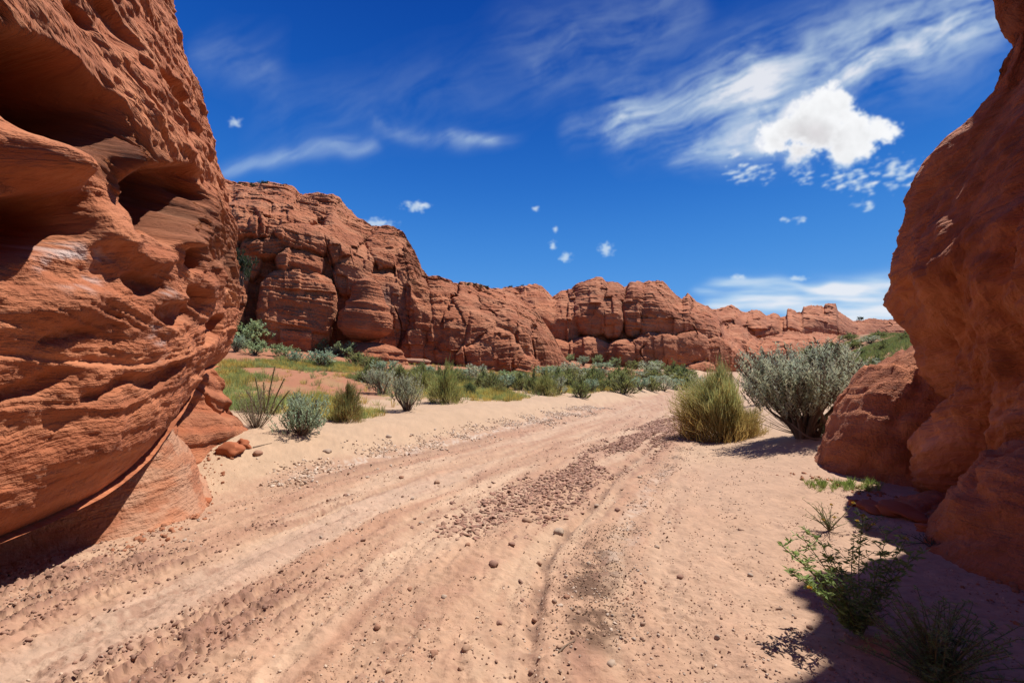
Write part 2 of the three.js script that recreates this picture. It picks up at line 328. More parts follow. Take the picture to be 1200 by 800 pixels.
// ------------------------------------------------------------------ rock: colour of the beds, shared by all the sandstone
function rockColor(o, lay, x, y, z, tone, sc = 1) {                  // lay: height within the beds, in metres
  const b1 = noise1(lay * 1.7 / sc + 3.3), b2 = noise1(lay * 7.3 / sc + 11.7), b3 = noise1(lay * 23 / sc), n = fbm(x * 0.9 / sc, y * 0.9 / sc, z * 0.9 / sc, 4), m = noise(x * 6 / sc, y * 6 / sc, z * 6 / sc);
  const k = 1 + 0.10 * b1 + 0.10 * b2 + 0.06 * b3 + 0.18 * n + 0.11 * m;
  const pale = clamp(0.22 + 0.5 * b2 * b1 + 0.35 * n + 0.15 * b3, 0, 1);
  o[3] = lerp(tone[0], tone[3], pale) * k; o[4] = lerp(tone[1], tone[4], pale) * k; o[5] = lerp(tone[2], tone[5], pale) * k;
}
const blend = (o, r, g, b, k) => { if (k > 0) { k = min(k, 1); o[3] = lerp(o[3], r, k); o[4] = lerp(o[4], g, k); o[5] = lerp(o[5], b, k); } };
const SANDSTONE = [0.44, 0.125, 0.044, 0.56, 0.225, 0.105];
const beds = (lay) => { const a = noise1(lay), t = a * 0.5 + 0.5; return ss(0.25, 0.75, t) + 0.5 * noise1(lay * 2.9 + 7); };
// a bed that juts out at its top and is worn back below: ragged saw-tooth, each bed with its own thickness and reach
const saw = (lay) => { const w = lay + 0.35 * noise1(lay * 0.7 + 31), i = floor(w), t = w - i, h = G1[PERM[i & 255]] * 0.5 + 0.5; return h * (t < 0.86 ? 0.25 + 0.75 * t * t : (1 - t) / 0.14 * 0.8); };
// sets of cross-beds: each thick set carries thin laminae at its own dip
function crossbeds(lay, along, thick, dipMax) { const w = lay / thick + 0.3 * noise1(lay / thick * 0.6 + 9), i = floor(w), dip = G1[PERM[(i + 77) & 255]] * dipMax; return [lay + dip * along + i * 5.3, w - i, i]; }

// plan path with rounded corner: resampled polyline of [x, d]
function planPath(pts) {
  const v = pts.map((p) => new THREE.Vector3(p[0], 0, -p[1])), c = new THREE.CatmullRomCurve3(v, false, 'centripetal');
  return (u) => { const p = c.getPointAt(u), t = c.getTangentAt(u); return [p.x, p.z, t.x, t.z]; };
}
const hollow = (px, py, h) => {                                      // 0..1 inside a tilted oval
  const a = (h[4] || 0) * PI / 180, dx = px - h[0], dy = py - h[1], X = (dx * cos(a) + dy * sin(a)) / h[2], Y = (-dx * sin(a) + dy * cos(a)) / h[3];
  return clamp(1.25 - hypot(X, Y) * 1.0, 0, 1.25);
};

// ------------------------------------------------------------------ left wall: a leaning, hollowed mass over a foot block
{
  const wall = new THREE.Group();
  const path = planPath([[-3.5, -6], [-3.55, -2], [-3.6, 1], [-3.55, 3.2], [-3.5, 4.4], [-3.85, 5.6], [-4.25, 6.6], [-4.5, 7.3], [-5.0, 7.95], [-6.2, 8.5], [-9, 9]]);
  const lipY = spline([[-6, 0.25], [0, 0.3], [3.3, 0.4], [4, 0.5], [4.8, 0.72], [5.6, 1.1], [6.6, 1.62], [7.4, 1.75], [9, 1.7]]);
  const lean = spline([[0, 0], [1.2, 0.02], [2.5, 0.03], [3.65, -0.1], [4.9, -0.4], [5.85, -0.7], [7.1, -1.1], [8.5, -1.45], [10, -2.4], [12, -4], [13, -7]]);
  // hollows in photo pixels: x y rx ry tilt depth
  const holes = [[34, 98, 138, 52, 33, 1.7], [192, 234, 40, 47, 40, 1.25], [219, 298, 12, 18, 10, 0.5], [263, 312, 9, 24, 5, 0.6], [158, 268, 10, 10, 0, 0.4], [165, 196, 9, 16, 5, 0.12], [22, 266, 100, 42, -14, 0.62], [165, 332, 30, 16, 25, 0.14], [205, 372, 30, 15, 20, 0.16], [222, 350, 14, 18, 0, 0.14], [70, 395, 46, 10, -14, 0.06], [185, 440, 36, 10, -25, 0.10], [30, 450, 60, 13, -16, 0.08], [130, 455, 46, 10, -20, 0.07], [247, 385, 12, 24, 25, 0.28], [205, 120, 60, 9, 62, 0.2], [140, 30, 60, 9, 50, 0.15], [100, 20, 26, 8, 40, 0.15]];
  const lumps = [[40, 190, 80, 34, 24, 0.42], [150, 190, 13, 28, 0, 0.25], [215, 275, 24, 14, 0, 0.18], [120, 270, 60, 30, 34, 0.16], [240, 330, 18, 24, 0, 0.14], [60, 355, 90, 34, -10, 0.12], [245, 250, 14, 60, 8, 0.12], [100, 520, 90, 40, -32, 0.12], [175, 300, 30, 16, 10, 0.1]];
  const prof = [[-3.2, -0.4], [-2.2, 0.15], [-1.2, 0.9], [-0.55, 1.02], [-0.12, 1.0]];   // underside: [offset, fraction of the lip height]
  const rows = 520, cols = 520;
  const g = sheet(rows, cols, (u, v, o) => {
    const s = u < 0.22 ? 0.44 * u / 0.22 : 0.44 + 0.56 * (u - 0.22) / 0.78;       // fewer columns behind the camera
    const [x, z, tx, tz] = path(s), d = -z, nx = -tz, nz = tx, L = lipY(d);
    let off, y;
    if (v < 0.12) { const q = v / 0.12 * 4, i = min(3, floor(q)), t = q - i, e = t * t * (3 - 2 * t) * 0.4 + t * 0.6; off = lerp(prof[i][0], prof[i + 1][0], e); y = lerp(prof[i][1], prof[i + 1][1], e) * L; }
    else { const t = (v - 0.12) / 0.88; y = L + (t < 0.72 ? t / 0.72 * (7.2 - L) : 7.2 - L + (t - 0.72) / 0.28 * 6); off = -0.12 + 0.3 * (1 - exp(-(y - L) / 0.28)) - 0.12 + lean(y - 0.3); }
    const face = ss(0.10, 0.16, v), bx = x + nx * off, bz = z + nz * off;
    const [px, py] = bz < -1.5 ? toPx(bx, y, bz) : [-900, 300];
    // beds: nearly level below, steeply dipping above the alcove
    const along = s * 15;
    const up = ss(-40, 60, 190 - py + (px - 140) * 0.9);
    const wob = 0.22 * fbm(along * 0.5, y * 0.5, 1.1, 3);
    const layA = y - 0.24 * along + wob, layB = y * 0.62 + 0.75 * along + wob * 1.4;
    const qx = px + 12 * fbm(along * 1.3, y * 1.3, 4, 3), qy = py + 12 * fbm(along * 1.3, y * 1.3, 8, 3);
    let D = 0, inHole = 0;
    for (const h of lumps) D += h[5] * ss(0.2, 1.2, hollow(qx, qy, h));
    for (const h of holes) { const k = ss(0.2, 0.78, hollow(qx, qy, h)); D -= h[5] * k; if (h[5] > 0.3) inHole = max(inHole, k); }
    const rough = fbm(along * 0.8, y * 0.8, 2.2, 4);
    const calm = 1 - 0.55 * ss(420, 520, py);
    const [cA, tA] = crossbeds(layA, along, 0.55, 0.5), [cB, tB] = crossbeds(layB, y, 0.7, 0.35), lam = up > 0.5 ? cB : cA;
    const thin = (c, t) => (0.048 * saw(c * 5.5) + 0.032 * saw(c * 14) + 0.013 * saw(c * 33)) * ss(0, 0.14, t) * ss(1, 0.86, t);
    const ledge = 0.055 * saw(lerp(layA, layB, up) * 2.1) + (up < 1 ? (1 - up) * thin(cA, tA) : 0) + (up > 0 ? up * thin(cB, tB) : 0);
    const patch = 0.25 + 0.75 * ss(-0.4, 0.35, fbm(along * 0.7 + 5, y * 0.7, 6.2, 3));
    const scaly = fbm(along * 4 + 2 * up * y, y * 4, 3.7, 4, 0.6);
    D += ledge * patch * calm * 1.15 + 0.08 * rough + (0.034 + 0.028 * up) * scaly * calm;
        D += 0.006 * fbm(along * 22, y * 22, 7.7, 2);
    D *= face * 0.9 + 0.1;
    off += D;
    { const X = x + nx * off, Z = z + nz * off; off += (0.045 * inHole + 0.012) * fbm(X * 4, y * 4, Z * 4, 4, 0.6) * face; }
    o[0] = x + nx * off; o[1] = y; o[2] = z + nz * off; o[6] = along / 1.6; o[7] = lerp(layA, layB, up) / 1.6;
    rockColor(o, lam, o[0], y, o[2], SANDSTONE, 0.6);
    // pale mineral bloom, as the photograph shows it on the lower face
    const bloom = (ss(1, 0, hypot((px - 80) / 60, (py - 310) / 48)) + 0.7 * ss(1, 0, hypot((px - 185) / 26, (py - 372) / 70)) + 0.5 * ss(1, 0, hypot((px - 20) / 50, (py - 320) / 24))) * ss(0.0, 0.4, fbm(along * 4, layA * 9, 9.1, 4, 0.6)) * ss(-0.4, 0.2, noise(along * 16 + y * 9, y * 16, 2));
    blend(o, 0.66, 0.54, 0.50, bloom);
  });
  part(wall, 'overhang', g, M.rock);
  // foot block, a smooth ramp below the overhang
  const fp = planPath([[-5.6, 2.0], [-5.0, 3.2], [-4.3, 4.2], [-3.84, 4.9], [-3.74, 5.5], [-4.08, 6.3], [-4.5, 7.1], [-5.2, 7.8], [-6.6, 8.3]]);
  const f = sheet(150, 230, (u, v, o) => {
    const [x, z, tx, tz] = fp(u), nx = -tz, nz = tx, along = u * 7, y = -0.25 + v * 3.0;
    const edge = ss(0.56, 0.6, u + 0.03 * noise(y * 1.5, 0, 2));
    let off = -0.40 * y - 0.1 * max(0, y - 1.2) - 0.14 * edge * ss(0.0, 0.5, y);
    const lay = y - 0.1 * along + 0.08 * fbm(along * 0.6, y, 3, 3);
    off += 0.035 * beds(lay * 2.4) + 0.012 * beds(lay * 8) + 0.05 * fbm(along * 0.8, y * 0.9, 5, 4) - 0.04 * ss(0.94, 0.99, ridge(along * 0.8, y * 1.2, 2.2)) + 0.08 * exp(-max(0, y) / 0.12);
    o[0] = x + nx * off; o[1] = y; o[2] = z + nz * off; o[6] = along / 1.6; o[7] = lay / 1.6;
    rockColor(o, lay, o[0], y, o[2], SANDSTONE, 0.7);
    blend(o, 0.56, 0.31, 0.19, 0.25 + 0.5 * ss(-0.3, 0.4, fbm(along * 2.2, lay * 5, 4.1, 4, 0.6)));   // dust and silt caked on the foot, in patches
  });
  part(wall, 'foot_block', f, M.rock);
  // rear foot, seen between the foot block and the sand bank
  const rp = planPath([[-4.5, 6.3], [-4.6, 7.2], [-4.75, 8.2], [-5.05, 9.0], [-5.9, 9.4], [-7.5, 9.6], [-9.5, 9.7]]);
  const r2 = sheet(130, 180, (u, v, o) => {
    const [x, z, tx, tz] = rp(u), nx = -tz, nz = tx, along = u * 7, y = -0.3 + v * 3.4;
    const lay = y + 0.12 * along + 0.1 * fbm(along * 0.6, y, 6, 3);
    let off = -0.30 * y - 0.05 * y * y + 0.10 * beds(lay * 2.2) + 0.03 * beds(lay * 7) + 0.10 * fbm(along * 0.9, y * 0.9, 5, 4) + 0.22 * exp(-(((along - 2.6) / 0.35) ** 2)) * ss(0.7, 0.3, y);
    off -= 0.1 * ss(0.9, 0.98, ridge(along * 0.9 + y * 0.5, y * 0.7, 8.2));
    o[0] = x + nx * off; o[1] = y; o[2] = z + nz * off; o[6] = along / 1.6; o[7] = lay / 1.6;
    rockColor(o, lay, o[0], y, o[2], SANDSTONE, 0.7);
  });
  part(wall, 'rear_foot', r2, M.rock);
  add(wall, 'sandstone_wall', 'orange sandstone wall with deep hollows overhanging the wash, lit by the sun', 'rock wall', null, 'thing');
}
console.log('left wall');

// ------------------------------------------------------------------ right wall: a shaded nose of rock, with low lumps at its foot
{
  const wall = new THREE.Group();
  const path = planPath([[3.4, -7], [3.5, -3], [3.75, 0], [4.25, 2], [4.95, 3.6], [5.15, 4.7], [5.15, 5.3], [5.3, 5.75], [5.9, 6.25], [7.5, 6.8], [11, 7.2]]);
  const lean = spline([[-0.5, 0.1], [0, 0.06], [0.8, 0.0], [1.5, 0.05], [2.0, 0.16], [2.35, 0.34], [2.76, 0.46], [3.5, 0.24], [4.4, -0.24], [5.05, -0.80], [5.8, -0.95], [7, -0.75], [8.3, -0.12], [9.5, -1.3], [11, -4], [13, -9]]);
  const rows = 360, cols = 370;
  const g = sheet(rows, cols, (u, v, o) => {
    const s = u < 0.2 ? 0.5 * u / 0.2 : 0.5 + 0.5 * (u - 0.2) / 0.8;
    const [x, z, tx, tz] = path(s), nx = tz, nz = -tx, along = s * 20, t = v < 0.75 ? v / 0.75 * 6.5 : 6.5 + (v - 0.75) / 0.25 * 6.5, y = t - 0.4;
    let off = lean(y) + ss(6.9, 8.3, y) * clamp((4.72 + z) * 0.9, -0.3, 1.6) * ss(13, 10, y);
    const layA = y * 0.8 + 0.35 * along + 0.3 * fbm(along * 0.5, y * 0.5, 3.1, 3);
    // upright ribs and scoops
    off += 0.26 * fbm(along * 1.1 + 0.25 * y, y * 0.4, 2.2, 4) - 0.35 * ss(0.80, 0.98, ridge(along * 0.55 + y * 0.16, y * 0.12, 5.5)) + 0.13 * (1 - 0.4 * ss(2.6, 3.6, y)) * fbm(along * 2.2, y * 1.4, 7.2, 5, 0.6);
    off += (1 - 0.6 * ss(2.6, 3.6, y)) * (0.10 * saw(layA * 2.2) + 0.06 * saw(layA * 6) + 0.03 * saw(layA * 15)) * (0.4 + 0.6 * ss(-0.3, 0.4, noise(along * 0.6, y * 0.6, 1)));
    off += 0.008 * fbm(along * 18, y * 18, 4, 2);
    o[0] = x + nx * off; o[1] = y; o[2] = z + nz * off; o[6] = along / 1.6; o[7] = layA / 1.6;
    rockColor(o, layA, o[0], y, o[2], SANDSTONE, 0.7);
  }, true);
  part(wall, 'nose', g, M.rock);
  const blob = (c, r, seed, tone, foot = 0.3) => sheet(100, 210, (u, v, o) => {
    const a = u * 2 * PI, e = (v - 0.5) * PI * 0.999, ce = pow(abs(cos(e)), 0.8), ux = cos(a) * ce, uz = sin(a) * ce, uy = Math.sign(sin(e)) * pow(abs(sin(e)), 0.9);
    let x = c[0] + r[0] * ux, y = c[1] + r[1] * uy, z = c[2] + r[2] * uz;
    const lay = y + 0.25 * x + 0.1 * fbm(x, y, z, 3) + seed;
    let k = 0.09 * fbm(x * 0.8, y * 0.8, z * 0.8 + seed, 4) + 0.07 * saw(lay * 2.2) + 0.045 * saw(lay * 7) + 0.018 * saw(lay * 17) + 0.03 * fbm(x * 4, y * 4, z * 4, 4, 0.6) + 0.008 * fbm(x * 16, y * 16, z * 16, 2) - 0.05 * ss(0.92, 0.99, ridge(x * 0.9, y * 0.9, z * 0.9 + seed));
    k += foot * exp(-max(0, y) / 0.25) * 0.6;
    o[0] = x + ux * k; o[1] = y + uy * k; o[2] = z + uz * k; o[6] = u * 2 * PI * r[0] / 1.6; o[7] = lay / 1.6;
    rockColor(o, lay, o[0], o[1], o[2], tone, 0.7);
  }, true, true);
  part(wall, 'rear_bulge', blob([6.82, -0.15, -7.15], [1.95, 2.2, 1.25], 3.1, SANDSTONE), M.rock);
  part(wall, 'foot_lump', blob([5.0, -0.12, -3.72], [1.22, 1.25, 1.08], 5.7, SANDSTONE, 0.34), M.rock);
  part(wall, 'foot_ledge', blob([5.0, -0.08, -5.2], [0.75, 0.24, 0.7], 8.3, SANDSTONE, 0.05), M.rock);
  add(wall, 'shaded_rock_wall', 'dark red sandstone nose in its own shade, rising from the sandy bank', 'rock wall', null, 'thing');
}
console.log('right wall');

// ------------------------------------------------------------------ far cliffs: base line, top line, and blocks that stand out from the face
const superbump = (px, py, b) => { const q = pow(abs(px - b[0]) / b[2], b[4]) + pow(abs(py - b[1]) / b[3], b[4]); return q < 1 ? pow(1 - q, 0.27) : 0; };
function cliff({ x0, x1, cols, rows, depth, top, base, back, bumps, scale, tone, seed, vert = 0.5, stain = [], backRun = 30, dip = 0, amp = 1 }) {
  const D = spline(depth), T = knots(top), B = spline(base), K = spline(back);
  return sheet(rows, cols, (u, v, o) => {
    const px = lerp(x0, x1, u), d = D(px), kx = (px - 600) / F, inv = 1 / hypot(kx, 1), kb = K(px);
    const dt = d + kb, yt = at(px, T(px), dt)[1], yb = at(px, B(px), d)[1] - 1.5;
    let back, y;
    const cut = 0.9;
    const t = min(1, v / cut);
    y = lerp(yb, yt, t);
    const tt = clamp((t - vert) / (1 - vert));
    back = kb * pow(tt, 1.5);
    let over = 0;
    if (v > cut) { over = (v - cut) / (1 - cut); back += backRun * over * over; y -= over * over * 3 * scale; }
    const dd = d + back, X = kx * dd, Z = -dd;
    const py0 = v > cut ? T(px) : toPx(X, y, Z)[1];
    const wx = px + (8 / scale) * fbm(X * 0.16 / scale, y * 0.16 / scale, Z * 0.16 / scale, 5, 0.6), wy = py0 + (7 / scale) * fbm(X * 0.16 / scale + 9, y * 0.16 / scale, Z * 0.16 / scale, 5, 0.6);
    let out = 0, id = 0;
    for (let i = 0; i < bumps.length; i++) { const q = bumps[i], e = superbump(wx, wy, q) * q[5] * 0.62; if (e > out) { out = e; id = i + 1; } }
    const bd = (G1[(id * 37 + seed) & 255]) * 0.22 + dip, lay = y + bd * (X - Z) * 0.5 + 0.35 * scale * fbm(X * 0.1 / scale, y * 0.1 / scale, Z * 0.1 / scale + seed, 3) + id * 3.7;
    const strat = 0.16 + 0.84 * ss(-0.3, 0.3, 0.8 * fbm(X * 0.09 / scale, y * 0.16 / scale, Z * 0.09 / scale + 4 + seed, 3) + 1.1 * (t - 0.52));
    const fadeTop = 1 - 0.6 * over;
    const [lm] = crossbeds(lay, X - Z, 3.2 * scale, 0.16);
    out += amp * scale * strat * (0.8 + 0.7 * tt) * (0.55 * saw(lay * 0.45 / scale) + 0.48 * saw(lm * 1.2 / scale) + 0.36 * saw(lm * 3.1 / scale) + 0.08 * saw(lm * 8 / scale)) * fadeTop;
    out += scale * (0.65 * fbm(X * 0.16 / scale, y * 0.09 / scale, Z * 0.16 / scale + seed, 4) + 0.15 * fbm(X * 0.9 / scale, y * 1.1 / scale, Z * 0.9 / scale, 4, 0.6));
    const cr = ridge(px * 0.035 + seed + 0.5 * noise(y * 0.25, px * 0.02, 3), y * 0.06 / scale, seed + 2.2);
    out -= scale * 0.55 * ss(0.93, 0.99, cr) * ss(0.0, 0.4, noise(px * 0.05, y * 0.12 / scale, seed + 6.6));
    const tier = floor(lm / (3.4 * scale)), jx = px * 0.058 * sqrt(scale) + 0.5 * noise(y * 0.16 / scale, px * 0.03, seed) + tier * 0.37, ji = floor(jx), jt = jx - ji;
    const ja = G1[PERM[(ji + PERM[(tier + 99) & 255]) & 255]], jb = G1[PERM[(ji + 1 + PERM[(tier + 99) & 255]) & 255]];
    out += scale * 0.34 * (lerp(ja, jb, ss(0.86, 1, jt)) + 0.35 * (jt - 0.5) * ja) * (1 - 0.45 * tt) * fadeTop;
    const crest = over > 0 ? 0 : ss(0.85, 1, t);
    const yy = y + scale * 0.25 * crest * fbm(X * 0.5, 3, Z * 0.5, 3);
    o[0] = X - kx * inv * out; o[1] = yy; o[2] = Z + inv * out; o[6] = px / F * d / (6 * scale); o[7] = (y + 0.15 * (X - Z) * 0.3) / (6 * scale);
    rockColor(o, lm, o[0], yy, o[2], tone, 2.6 * scale);
    for (const s of stain) { const k = ss(1, 0.3, hypot((px - s[0]) / s[2], (py0 - s[1]) / s[3])) * ss(-0.5, 0.35, fbm(px * 0.16, y * 0.12 / scale, 5.5, 4)); blend(o, s[5] || 0.16, (s[5] || 0.16) * 0.5, (s[5] || 0.16) * 0.38, k * s[4]); }
    blend(o, tone[3] * 1.08, tone[4] * 1.12, tone[5] * 1.15, 0.5 * ss(-0.2, 0.5, fbm(X * 0.3, y * 0.9, Z * 0.3, 3)));
  });
}
const cliffA = cliff({
  x0: 215, x1: 668, cols: 580, rows: 370, scale: 1, tone: SANDSTONE, seed: 11, backRun: 40,
  depth: [[215, 35], [280, 38], [400, 44], [500, 50], [615, 56], [668, 66]],
  base: [[215, 405], [290, 404], [400, 412], [500, 426], [615, 440], [668, 440]],
  top: [[215, 205], [262, 217], [272, 216], [285, 219], [298, 217], [310, 219], [326, 219], [336, 224], [345, 232], [360, 232], [385, 232], [392, 238], [403, 252], [412, 256], [424, 265], [440, 267], [458, 270], [472, 280], [482, 296], [490, 312], [500, 324], [520, 330], [545, 334], [575, 338], [600, 341], [630, 366], [650, 396], [668, 430]],
  back: [[215, 16], [380, 14], [440, 9], [500, 5], [560, 7], [600, 12], [668, 3]],
  bumps: [
    [345, 366, 47, 48, 4, 4.2], [346, 312, 32, 15, 2.2, 3.8], [352, 284, 40, 19, 2, 3.6], [402, 272, 30, 46, 2, 2.6], [414, 318, 26, 32, 2.5, 2.2], [375, 243, 42, 16, 2, 2.2], [330, 256, 38, 13, 2, 2.4], [300, 272, 42, 18, 2, 2.6], [284, 246, 26, 20, 2, 2.0],
    [272, 366, 13, 42, 3, 2.6], [308, 294, 34, 13, 2, 2.8], [318, 232, 26, 14, 2, 1.2], [285, 300, 14, 30, 2, 2.0], [455, 290, 27, 26, 2.4, 2.6], [479, 306, 16, 38, 2.4, 2.4], [455, 372, 27, 52, 4, 1.4], [488, 380, 15, 56, 4, 2.6], [515, 376, 17, 56, 3, 3.0],
    [531, 400, 19, 40, 3, 3.6], [549, 366, 15, 42, 3, 3.4], [562, 405, 22, 40, 2.4, 4.6], [578, 420, 42, 32, 2, 6.5], [604, 430, 28, 22, 2, 5.5], [540, 344, 34, 10, 2, 2.0], [572, 354, 22, 16, 2.4, 2.2], [592, 384, 14, 34, 2.4, 3.4], [612, 395, 14, 36, 2.4, 3.0]],
  stain: [[452, 352, 30, 24, 0.8], [476, 385, 16, 44, 0.45]],           // desert varnish running down the face
});
{
  const c = new THREE.Group();
  part(c, 'cliff_face', cliffA, M.cliff);
  // bell-shaped boulder standing in front of the face, on a worn pedestal
  const P0 = at(430, 415, 42.2), k = 42.2 / F;
  const bell = sheet(130, 200, (u, v, o) => {
    const a = u * 2 * PI, prof = [[0, 0.02], [0.04, 0.5], [0.12, 0.86], [0.24, 1.0], [0.38, 0.97], [0.55, 0.76], [0.75, 0.52], [0.92, 0.42], [1, 0.02]], R = spline(prof)(v) * 29 * k;
    const y = P0[1] + (15 + v * 76) * k, lay = y + 0.12 * cos(a) * R + 0.1 * noise(cos(a) * 2, y, sin(a) * 2);
    const q = R * (1 + 0.10 * fbm(cos(a) * 1.2, y * 0.5, sin(a) * 1.2, 4)) + 0.10 * beds(lay * 2.6) + 0.05 * beds(lay * 7) + 0.1;
    o[0] = P0[0] - 2 * k + q * cos(a); o[1] = y; o[2] = P0[2] + q * 0.85 * sin(a); o[6] = u * 2; o[7] = lay / 6;
    rockColor(o, lay, o[0], y, o[2], SANDSTONE, 2);
  }, true, true);
  part(c, 'bell_boulder', bell, M.cliff);
  const ped = sheet(70, 180, (u, v, o) => {
    const a = u * 2 * PI, R = lerp(3.6, 0.2, pow(v, 1.6)) , y = P0[1] - 1.2 + 2.3 * sin(v * PI / 2), lay = y * 1 + 0.2 * cos(a);
    const q = R * (1 + 0.2 * fbm(cos(a) * 1.1, y * 0.5, sin(a) * 1.1 + 3, 4)) + 0.12 * beds(lay * 3);
    o[0] = P0[0] + q * cos(a) * 1.1; o[1] = y; o[2] = P0[2] + q * 0.7 * sin(a); o[6] = u * 3; o[7] = lay / 6;
    rockColor(o, lay, o[0], y, o[2], SANDSTONE, 2);
  }, true, true);
  part(c, 'pedestal', ped, M.cliff);
  add(c, 'layered_cliff', 'tall layered red cliff with a bell-shaped boulder standing before its foot', 'cliff', null, 'thing');
}
const cliffB = cliff({
  x0: 545, x1: 890, cols: 440, rows: 210, scale: 1.7, tone: SANDSTONE, seed: 29, vert: 0.62, backRun: 40, amp: 0.7,
  depth: [[545, 82], [620, 84], [700, 88], [800, 92], [890, 104]],
  base: [[545, 440], [890, 442]],
  top: [[545, 345], [560, 341], [585, 338], [605, 337], [628, 334], [640, 342], [648, 350], [658, 343], [668, 341], [680, 335], [700, 328], [708, 329], [712, 333], [726, 334], [731, 338], [740, 333], [750, 331], [756, 334], [763, 329], [772, 330], [780, 333], [797, 351], [801, 353], [808, 347], [820, 356], [832, 361], [846, 373], [850, 384], [866, 402], [878, 418], [890, 440]],
  back: [[545, 6], [700, 9], [800, 9], [850, 12], [890, 2]],
  bumps: [
    [628, 362, 24, 28, 2.4, 4.5], [655, 368, 18, 40, 2.2, 3.6], [606, 384, 17, 34, 2, 4], [592, 355, 16, 20, 2, 3.5], [696, 358, 24, 36, 2.6, 5], [671, 372, 12, 34, 2.4, 3.6], [720, 362, 13, 34, 2.8, 5.4], [745, 363, 13, 33, 3, 4.8], [783, 368, 36, 36, 3, 5], [826, 380, 22, 30, 2.4, 4.6],
    [648, 414, 40, 17, 2, 8], [692, 416, 36, 22, 2, 8], [732, 420, 22, 24, 2, 9.5], [772, 414, 36, 24, 2.2, 8.5], [812, 414, 26, 24, 2, 8.5], [846, 420, 28, 26, 2, 8], [820, 435, 26, 12, 2, 10], [580, 400, 30, 40, 2, 4]],
});
add(new THREE.Mesh(cliffB, M.cliff), 'domed_cliff', 'row of rounded red sandstone domes above slumped slabs, across the wash', 'cliff', null, 'thing');
const cliffC = cliff({
  x0: 815, x1: 1030, cols: 330, rows: 150, scale: 2.2, tone: SANDSTONE, seed: 53, vert: 0.5, backRun: 30, amp: 1.0,
  depth: [[815, 112], [900, 130], [1030, 170]], base: [[815, 445], [1030, 440]],
  top: [[815, 378], [845, 377], [858, 381], [872, 384], [882, 393], [890, 398], [900, 396], [910, 394], [925, 388], [945, 392], [960, 390], [980, 393], [1000, 396], [1030, 410]],
  back: [[815, 14], [1030, 18]],
  bumps: [[858, 405, 24, 28, 2.4, 6], [888, 415, 16, 24, 2.6, 6], [908, 412, 16, 26, 2.4, 7], [935, 405, 20, 22, 2, 6], [965, 405, 26, 18, 2, 6], [1000, 412, 26, 18, 2, 6]],
});
add(new THREE.Mesh(cliffC, M.cliff), 'stepped_cliff', 'lower stepped red cliff tier below the distant buttes', 'cliff', null, 'thing');
const cliffD = cliff({
  x0: 800, x1: 1180, cols: 420, rows: 140, scale: 3.4, tone: SANDSTONE, seed: 71, vert: 0.6, backRun: 60, amp: 0.8,
  depth: [[800, 190], [900, 205], [980, 230], [1060, 290], [1180, 330]], base: [[800, 430], [1180, 430]],
  top: [[800, 364], [838, 363], [852, 361], [858, 358.5], [863, 360], [871, 366], [876, 367], [884, 364], [890, 363.5], [898, 369], [901, 371], [906, 368], [914, 368], [917, 372], [924, 370], [925, 363], [931, 362], [936, 366], [942, 367], [944.5, 360], [952, 359], [966, 358.5], [968, 360.5], [970, 358], [976, 356], [983.5, 356.5], [985, 364], [992, 369], [1002, 376], [1012, 376], [1024, 373], [1040, 375], [1060, 374], [1100, 374], [1180, 376]],
  back: [[800, 22], [900, 22], [980, 20], [1060, 14], [1180, 14]],
  bumps: [[860, 372, 22, 14, 2, 5], [890, 376, 16, 12, 2, 5], [955, 363, 11, 6, 6, 3], [977, 361, 7, 6, 6, 3.5], [950, 384, 30, 16, 2, 7], [985, 384, 22, 14, 2, 6]],
});
add(new THREE.Mesh(cliffD, M.cliff), 'distant_butte', 'distant brown butte ridge with square-topped pinnacles on the skyline', 'butte', null, 'thing');
console.log('cliffs');
